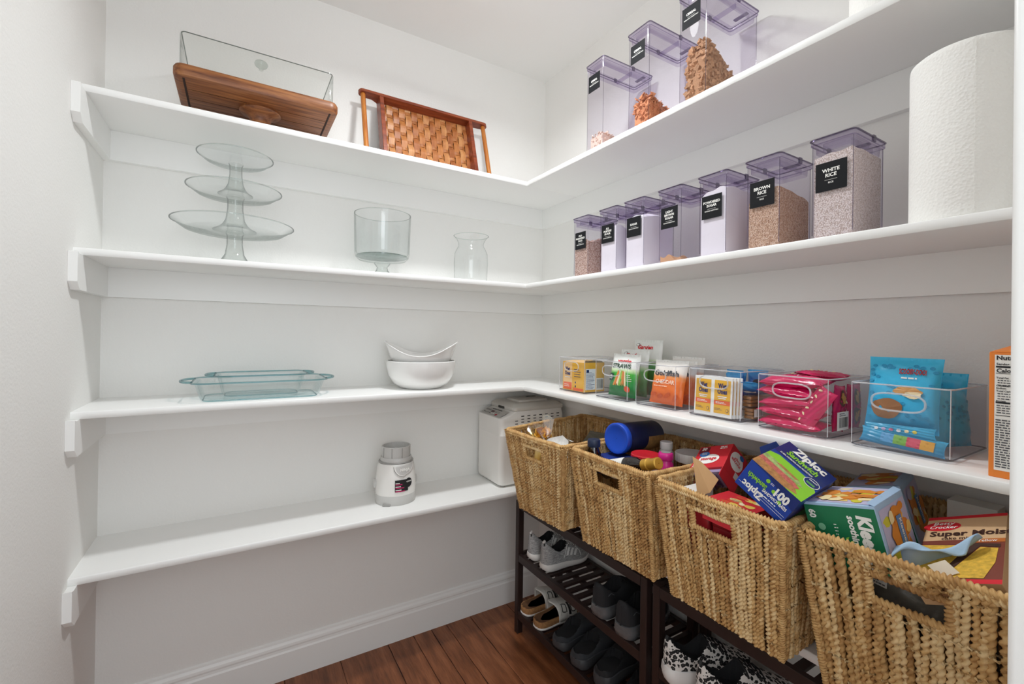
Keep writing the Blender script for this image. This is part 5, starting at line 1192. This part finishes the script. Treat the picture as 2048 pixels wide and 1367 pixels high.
f.rect(-.075, .06, -.045, .1, M_PAPERW, 'facts_panel', 2); f.text('Facts', -.06, .088, .007, M_BLACK, k=3, bold=.03); f.lines(-.073, -.047, .062, .084, 5, .002, M_INK, k=3)
t = pack_box('white_carton', 'plain white carton at the back of the last basket', 'box', at(-.10, -1.545, .80, -90), (.07, .05, .17), M_PAPERW)

# ------------------------------------------------------------------ shoes
FW = [(0,0),(.012,.36),(.04,.58),(.1,.74),(.2,.80),(.4,.80),(.55,.90),(.70,1.0),(.82,.93),(.91,.72),(.965,.45),(.99,.22),(1,0)]
def fw(s): return float(np.interp(s, [a for a, _ in FW], [b for _, b in FW]))
def shoe(t, L, W, m_up, m_sole, m_lin, sole=(.030,.020), heel=.088, dip=.062, throat=.085, toe=.045, bulge=.003, op=(.27,.20,.66), lining=True, ns=44, nt=30):
    S = (1-np.cos(np.linspace(0, np.pi, ns+1)))/2
    zs = lambda s: sole[0]+(sole[1]-sole[0])*min(1, max(0, (s-.25)/.45))+.010*max(0, (s-.72)/.28)**2
    zb = lambda s: .014*max(0, (s-.74)/.26)**2+.004*max(0, (.1-s)/.1)**2
    hx = lambda s: float(np.interp(s, [0,.04,.14,.28,.45,.55,.75,.9,1], [heel*.9,heel,heel*.9,dip,throat,throat*.90,(throat+toe*2)/3,toe,sole[1]+.022]))
    V = []; inside = []
    for s in S:
        w = W/2*fw(s)*.97
        for j in range(nt+1):
            th = math.pi*j/nt; c, sn = math.cos(th), math.sin(th)
            y = w*math.copysign(abs(c)**.62, c); z = zs(s)-.004+(hx(s)-zs(s)+.004)*sn**.75
            ins = ((s-op[0])/op[1])**2+(c/op[2])**2 < 1
            if ins: z = zs(s)+.010
            V.append((s*L, y*(.90 if ins else 1), z)); inside.append(ins)
    up, ln = [], []
    for i in range(ns):
        for j in range(nt):
            q = (i*(nt+1)+j, (i+1)*(nt+1)+j, (i+1)*(nt+1)+j+1, i*(nt+1)+j+1)
            (ln if any(inside[k] for k in q) else up).append(q)
    MB().add(V, up).build('upper', m_up, t, True, 75)
    MB().add(V, ln).build('lining', m_lin, t, True, 75)
    n = 30; out = []
    ss = (1-np.cos(np.linspace(0, np.pi, n)))/2
    out = [(s, 1) for s in ss]+[(s, -1) for s in ss[::-1]]
    R = lambda k, h: [(s*L+(-bulge if s < .02 else (bulge if s > .98 else 0))*k, sg*(W/2*fw(s)*1.0+bulge*k), h(s)) for s, sg in out]
    MB().loft([R(-1, zb), R(.2, lambda s: zb(s)+.004), R(1, lambda s: zb(s)+(zs(s)-zb(s))*.5), R(.6, lambda s: zs(s)-.002), R(-.8, zs)], flip=True).build('sole', m_sole, t, True, 60)
    return lambda s, c: Vector((s*L, W/2*fw(s)*.97*math.copysign(abs(c)**.62, c), zs(s)-.004+(hx(s)-zs(s)+.004)*(math.sqrt(max(0, 1-c*c)))**.75))
def strip(t, P, pts, wd, m, name, lift=.0012, closed=False):
    """a band lying on the shoe surface; pts = (s, c) with c = cos of the angle round the shoe"""
    mid = [P(s, c) for s, c in pts]
    MB().tube([Vector(p)+Vector((0,0,lift)) for p in mid], wd, 6, closed).build(name, m, t, True)
def patch(t, P, q, m, name, lift=.0012, n=6):
    vs = []
    for j in range(n+1):
        for i in range(n+1):
            u, v = i/n, j/n; s = (q[0][0]*(1-u)+q[1][0]*u)*(1-v)+(q[3][0]*(1-u)+q[2][0]*u)*v; c = (q[0][1]*(1-u)+q[1][1]*u)*(1-v)+(q[3][1]*(1-u)+q[2][1]*u)*v
            p = P(s, c); vs.append(p+Vector((0, math.copysign(lift, p.y), lift*.5)))
    MB().add(vs, [(j*(n+1)+i, j*(n+1)+i+1, (j+1)*(n+1)+i+1, (j+1)*(n+1)+i) for j in range(n) for i in range(n)]).build(name, m, t, True)
def knit():
    n = N('grey_heather_knit'); v = n.coord('Object', (14, 14, 160)); a = n.noise(v, 6, 4)
    n.link(n.ramp(a.outputs[0], [(.35, '#6f6f70'), (.5, '#9b9b9b'), (.65, '#c4c4c3')]), n.b.inputs['Base Color']); n.b.inputs['Roughness'].default_value = .9
    n.bump(a.outputs[0], .4, .001); return n.m
M_KNIT = knit(); M_SOLEW = mat('white_foam_sole', '#dedad6', .55); M_LINK = mat('black_lining', '#17171a', .9); M_WSTR = mat('white_stripe', '#e6e6e4', .6)
ZM = .3392
for k, (x, y, rz, lb) in enumerate(((-.252, -.385, 3, 'grey knit sneaker with white stripes, nearer one of the pair'), (-.249, -.287, 1, 'grey knit sneaker, farther one of the pair'))):
    t = thing('grey_sneaker', lb, 'shoe', (x, y, ZM), (0, 0, math.radians(rz)), group='pair of grey knit sneakers')
    P = shoe(t, .242, .088, M_KNIT, M_SOLEW, M_LINK, heel=.112, dip=.078, throat=.095, toe=.05)
    for q in range(3): patch(t, P, [(.40+.075*q, -.965), (.445+.075*q, -.965), (.505+.075*q, -.70), (.46+.075*q, -.70)], M_WSTR, 'stripe')
    for q in range(4): strip(t, P, [(.50+.05*q, -.42), (.515+.05*q, 0), (.50+.05*q, .42)], .0022, M_WSTR, 'lace')
    strip(t, P, [(.015, -.05), (.03, -.02), (.05, 0)], .006, M_SOLEW, 'heel_tab', .004)
    strip(t, P, [(.36, -.98), (.42, -.75), (.46, -.5)], .0014, M_WSTR, 'seam'); strip(t, P, [(.62, -.55), (.68, -.8), (.70, -.97)], .0014, M_WSTR, 'seam')
    strip(t, P, [(.012, -.4), (.02, -.25), (.03, -.1)], .003, M_BLACK, 'heel_stripe', .001)
M_BLKS = mat('black_mesh_upper', '#1f1f22', .8, bump=(300, .4, .001)); M_SMK = mat('smoky_grey_sole', '#5f6062', .22, coat=.4, var=(20, .3))
for k, (x, y, rz, lb) in enumerate(((-.272, -.838, 8, 'black running shoe with a smoky sole, nearer one of the pair'), (-.268, -.722, 6, 'black running shoe with a smoky sole, farther one of the pair'))):
    t = thing('black_running_shoe', lb, 'shoe', (x, y, ZM), (0, 0, math.radians(rz)), group='pair of black running shoes')
    P = shoe(t, .236, .092, M_BLKS, M_SMK, M_LINK, sole=(.046,.028), heel=.115, dip=.085, throat=.105, toe=.06, bulge=.006)
    for q in range(4): strip(t, P, [(.50+.05*q, -.42), (.515+.05*q, 0), (.50+.05*q, .42)], .0024, M_BLKS, 'lace')
    strip(t, P, [(.10, -.9), (.16, -.8), (.22, -.85)], .0014, M_SMK, 'reflective_line')
# cork sandals
M_CORK = mat('cork', '#9a6f45', .85, var=(120, .3), bump=(250, .3, .001)); M_SUEDE = mat('brown_suede_footbed', '#6b4a30', .95); M_STRAP = mat('white_leather_strap', '#dcd9d2', .5); M_BUCK = mat('black_buckle', '#1c1a19', .35)
ZL = .0972
for k, (x, y, rz, lb) in enumerate(((-.262, -.358, 4, 'cork sandal with white straps, nearer one of the pair'), (-.258, -.256, 3, 'cork sandal with white straps, farther one of the pair'))):
    t = thing('cork_sandal', lb, 'sandal', (x, y, ZL), (0, 0, math.radians(rz)), group='pair of white-strapped cork sandals')
    n = 30; ss = (1-np.cos(np.linspace(0, np.pi, n)))/2; out = [(s, 1) for s in ss]+[(s, -1) for s in ss[::-1]]; L, W = .228, .09
    R = lambda k_, z: [(s*L+(-k_ if s < .02 else (k_ if s > .98 else 0)), sg*(W/2*fw(s)+k_), z+.004*max(0, (s-.75)/.25)) for s, sg in out]
    MB().loft([R(-.001,0), R(.001,.003), R(.001,.008), R(0,.009)], flip=True).build('outsole', M_SOLEW, t, True, 60)
    MB().loft([R(-.001,.009), R(.0005,.014), R(.0,.028), R(-.002,.032), R(-.005,.032), R(-.012,.026)], True, False, flip=True).build('cork_sole', M_CORK, t, True, 60)
    MB().loft([R(-.0055,.0318), R(-.014,.0262), R(-.030,.0255)], False, True, flip=True).build('footbed', M_SUEDE, t, True, 60)
    vs = []; ns_, nt_ = 14, 18
    for i in range(ns_+1):
        for j in range(nt_+1):
            th = math.pi*j/nt_; s = .36+.50*i/ns_+ (.10*(abs(math.cos(th))-.5) if i < ns_/2 else -.04*abs(math.cos(th))); c = math.cos(th)
            hh = .082-.030*max(0, (s-.45)/.4)
            vs.append((s*L, (W/2*fw(s)+.002)*math.copysign(abs(c)**.7, c), .012+(hh-.012)*math.sin(th)**.8))
    MB().add(vs, [(i*(nt_+1)+j, (i+1)*(nt_+1)+j, (i+1)*(nt_+1)+j+1, i*(nt_+1)+j+1) for i in range(ns_) for j in range(nt_)]).build('strap', M_STRAP, t, True, 80).modifiers.new('thickness', 'SOLIDIFY').thickness = .0025
    cpt = lambda s, c, l=.0035: Vector((s*L, -(W/2*fw(s)+.002+l)*abs(c)**.7, .012+(.082-.030*max(0,(s-.45)/.4)-.012)*math.sqrt(1-c*c)**.8+l*.7))
    for q, s0 in enumerate((.53, .73)):
        loop = [cpt(s0-.045, .90), cpt(s0, .91), cpt(s0+.045, .90), cpt(s0+.045, .72), cpt(s0+.045, .5), cpt(s0, .49), cpt(s0-.045, .5), cpt(s0-.045, .72)]
        MB().tube(loop, .0019, 6, True).build('buckle', M_BUCK, t, True)
    MB().loft([[cpt(.62, c, .003), cpt(.665, c, .003), cpt(.665, c, .0045), cpt(.62, c, .0045)] for c in np.linspace(.25, .97, 12)]).build('black_band', M_BUCK, t, True, 60)
    for s0 in (.45, .80): MB().loft([[cpt(s0, c, .0028), cpt(s0+.006, c, .0028), cpt(s0+.006, c, .0036), cpt(s0, c, .0036)] for c in np.linspace(.1, .97, 12)]).build('strap_seam', mat('grey_seam', '#b9b5ad', .7), t, True, 60)
# dark slip-ons on the lowest tier
M_SLIP = mat('dark_grey_fabric', '#34363a', .9, bump=(200, .3, .001)); M_SLSO = mat('charcoal_rubber', '#3f4043', .6)
SL = [(-.262, -.500, 10, .036, M_SLIP, 'dark grey slip-on shoe, first from the sandals'), (-.262, -.610, 12, .040, M_SLIP, 'dark grey slip-on shoe, second from the sandals'),
      (-.250, -.722, 14, .046, M_BLKS, 'black rubber clog, third from the sandals'), (-.246, -.845, 14, .046, M_BLKS, 'black rubber clog at the end of the lowest tier')]
for x, y, rz, so, m_, lb in SL:
    t = thing('slip_on_shoe', lb, 'shoe', (x, y, ZL), (0, 0, math.radians(rz)), group='dark slip-on shoes on the lowest tier')
    P = shoe(t, .225, .094, m_, M_SLSO, M_LINK, sole=(so, .03), heel=so+.022, dip=so+.018, throat=.08, toe=.06, bulge=.004, op=(.26,.26,.8))
# leopard sneakers on the second rack
def leopard():
    n = N('leopard_print_knit'); v = n.coord('Object', (1, 1.2, 1.2)); d = n.noise(v, 90, 2)
    vo = n.new('ShaderNodeTexVoronoi'); vo.inputs['Scale'].default_value = 80
    mx = n.new('ShaderNodeVectorMath', operation='MULTIPLY_ADD'); mx.inputs[1].default_value = (.012,)*3; n.link(d.outputs['Color'], mx.inputs[0]); n.link(v, mx.inputs[2]); n.link(mx.outputs[0], vo.inputs['Vector'])
    n.link(n.ramp(vo.outputs['Distance'], [(0, '#4a4644'), (.16, '#2a2828'), (.20, '#121214'), (.46, '#161618'), (.50, '#ddd8d4'), (1, '#e6e2de')], 'CONSTANT'), n.b.inputs['Base Color']); n.b.inputs['Roughness'].default_value = .85
    n.bump(d.outputs[0], .3, .001); return n.m
M_LEO = leopard(); M_SOLEP = mat('bright_white_sole', '#eae8e6', .4)
for k, (x, y, rz, lb) in enumerate(((-.288, -1.022, -24, 'leopard print sneaker, farther one of the pair'), (-.292, -1.130, -24, 'leopard print sneaker, nearer one of the pair'))):
    t = thing('leopard_sneaker', lb, 'shoe', (x, y, ZM), (0, 0, math.radians(rz)), group='pair of leopard print sneakers')
    P = shoe(t, .25, .09, M_LEO, M_SOLEP, M_LINK, sole=(.046,.030), heel=.118, dip=.080, throat=.112, toe=.058, bulge=.004, op=(.25,.21,.72))
    for q in range(4): strip(t, P, [(.50+.05*q, -.42), (.515+.05*q, 0), (.50+.05*q, .42)], .0024, M_BLACK, 'lace')
    strip(t, P, [(.47, -.75), (.455, -.5), (.45, 0), (.455, .5), (.47, .75)], .003, M_BLACK, 'collar_binding')
    strip(t, P, [(.01, -.06), (.02, -.03), (.035, 0)], .006, M_BLACK, 'heel_tab', .004)
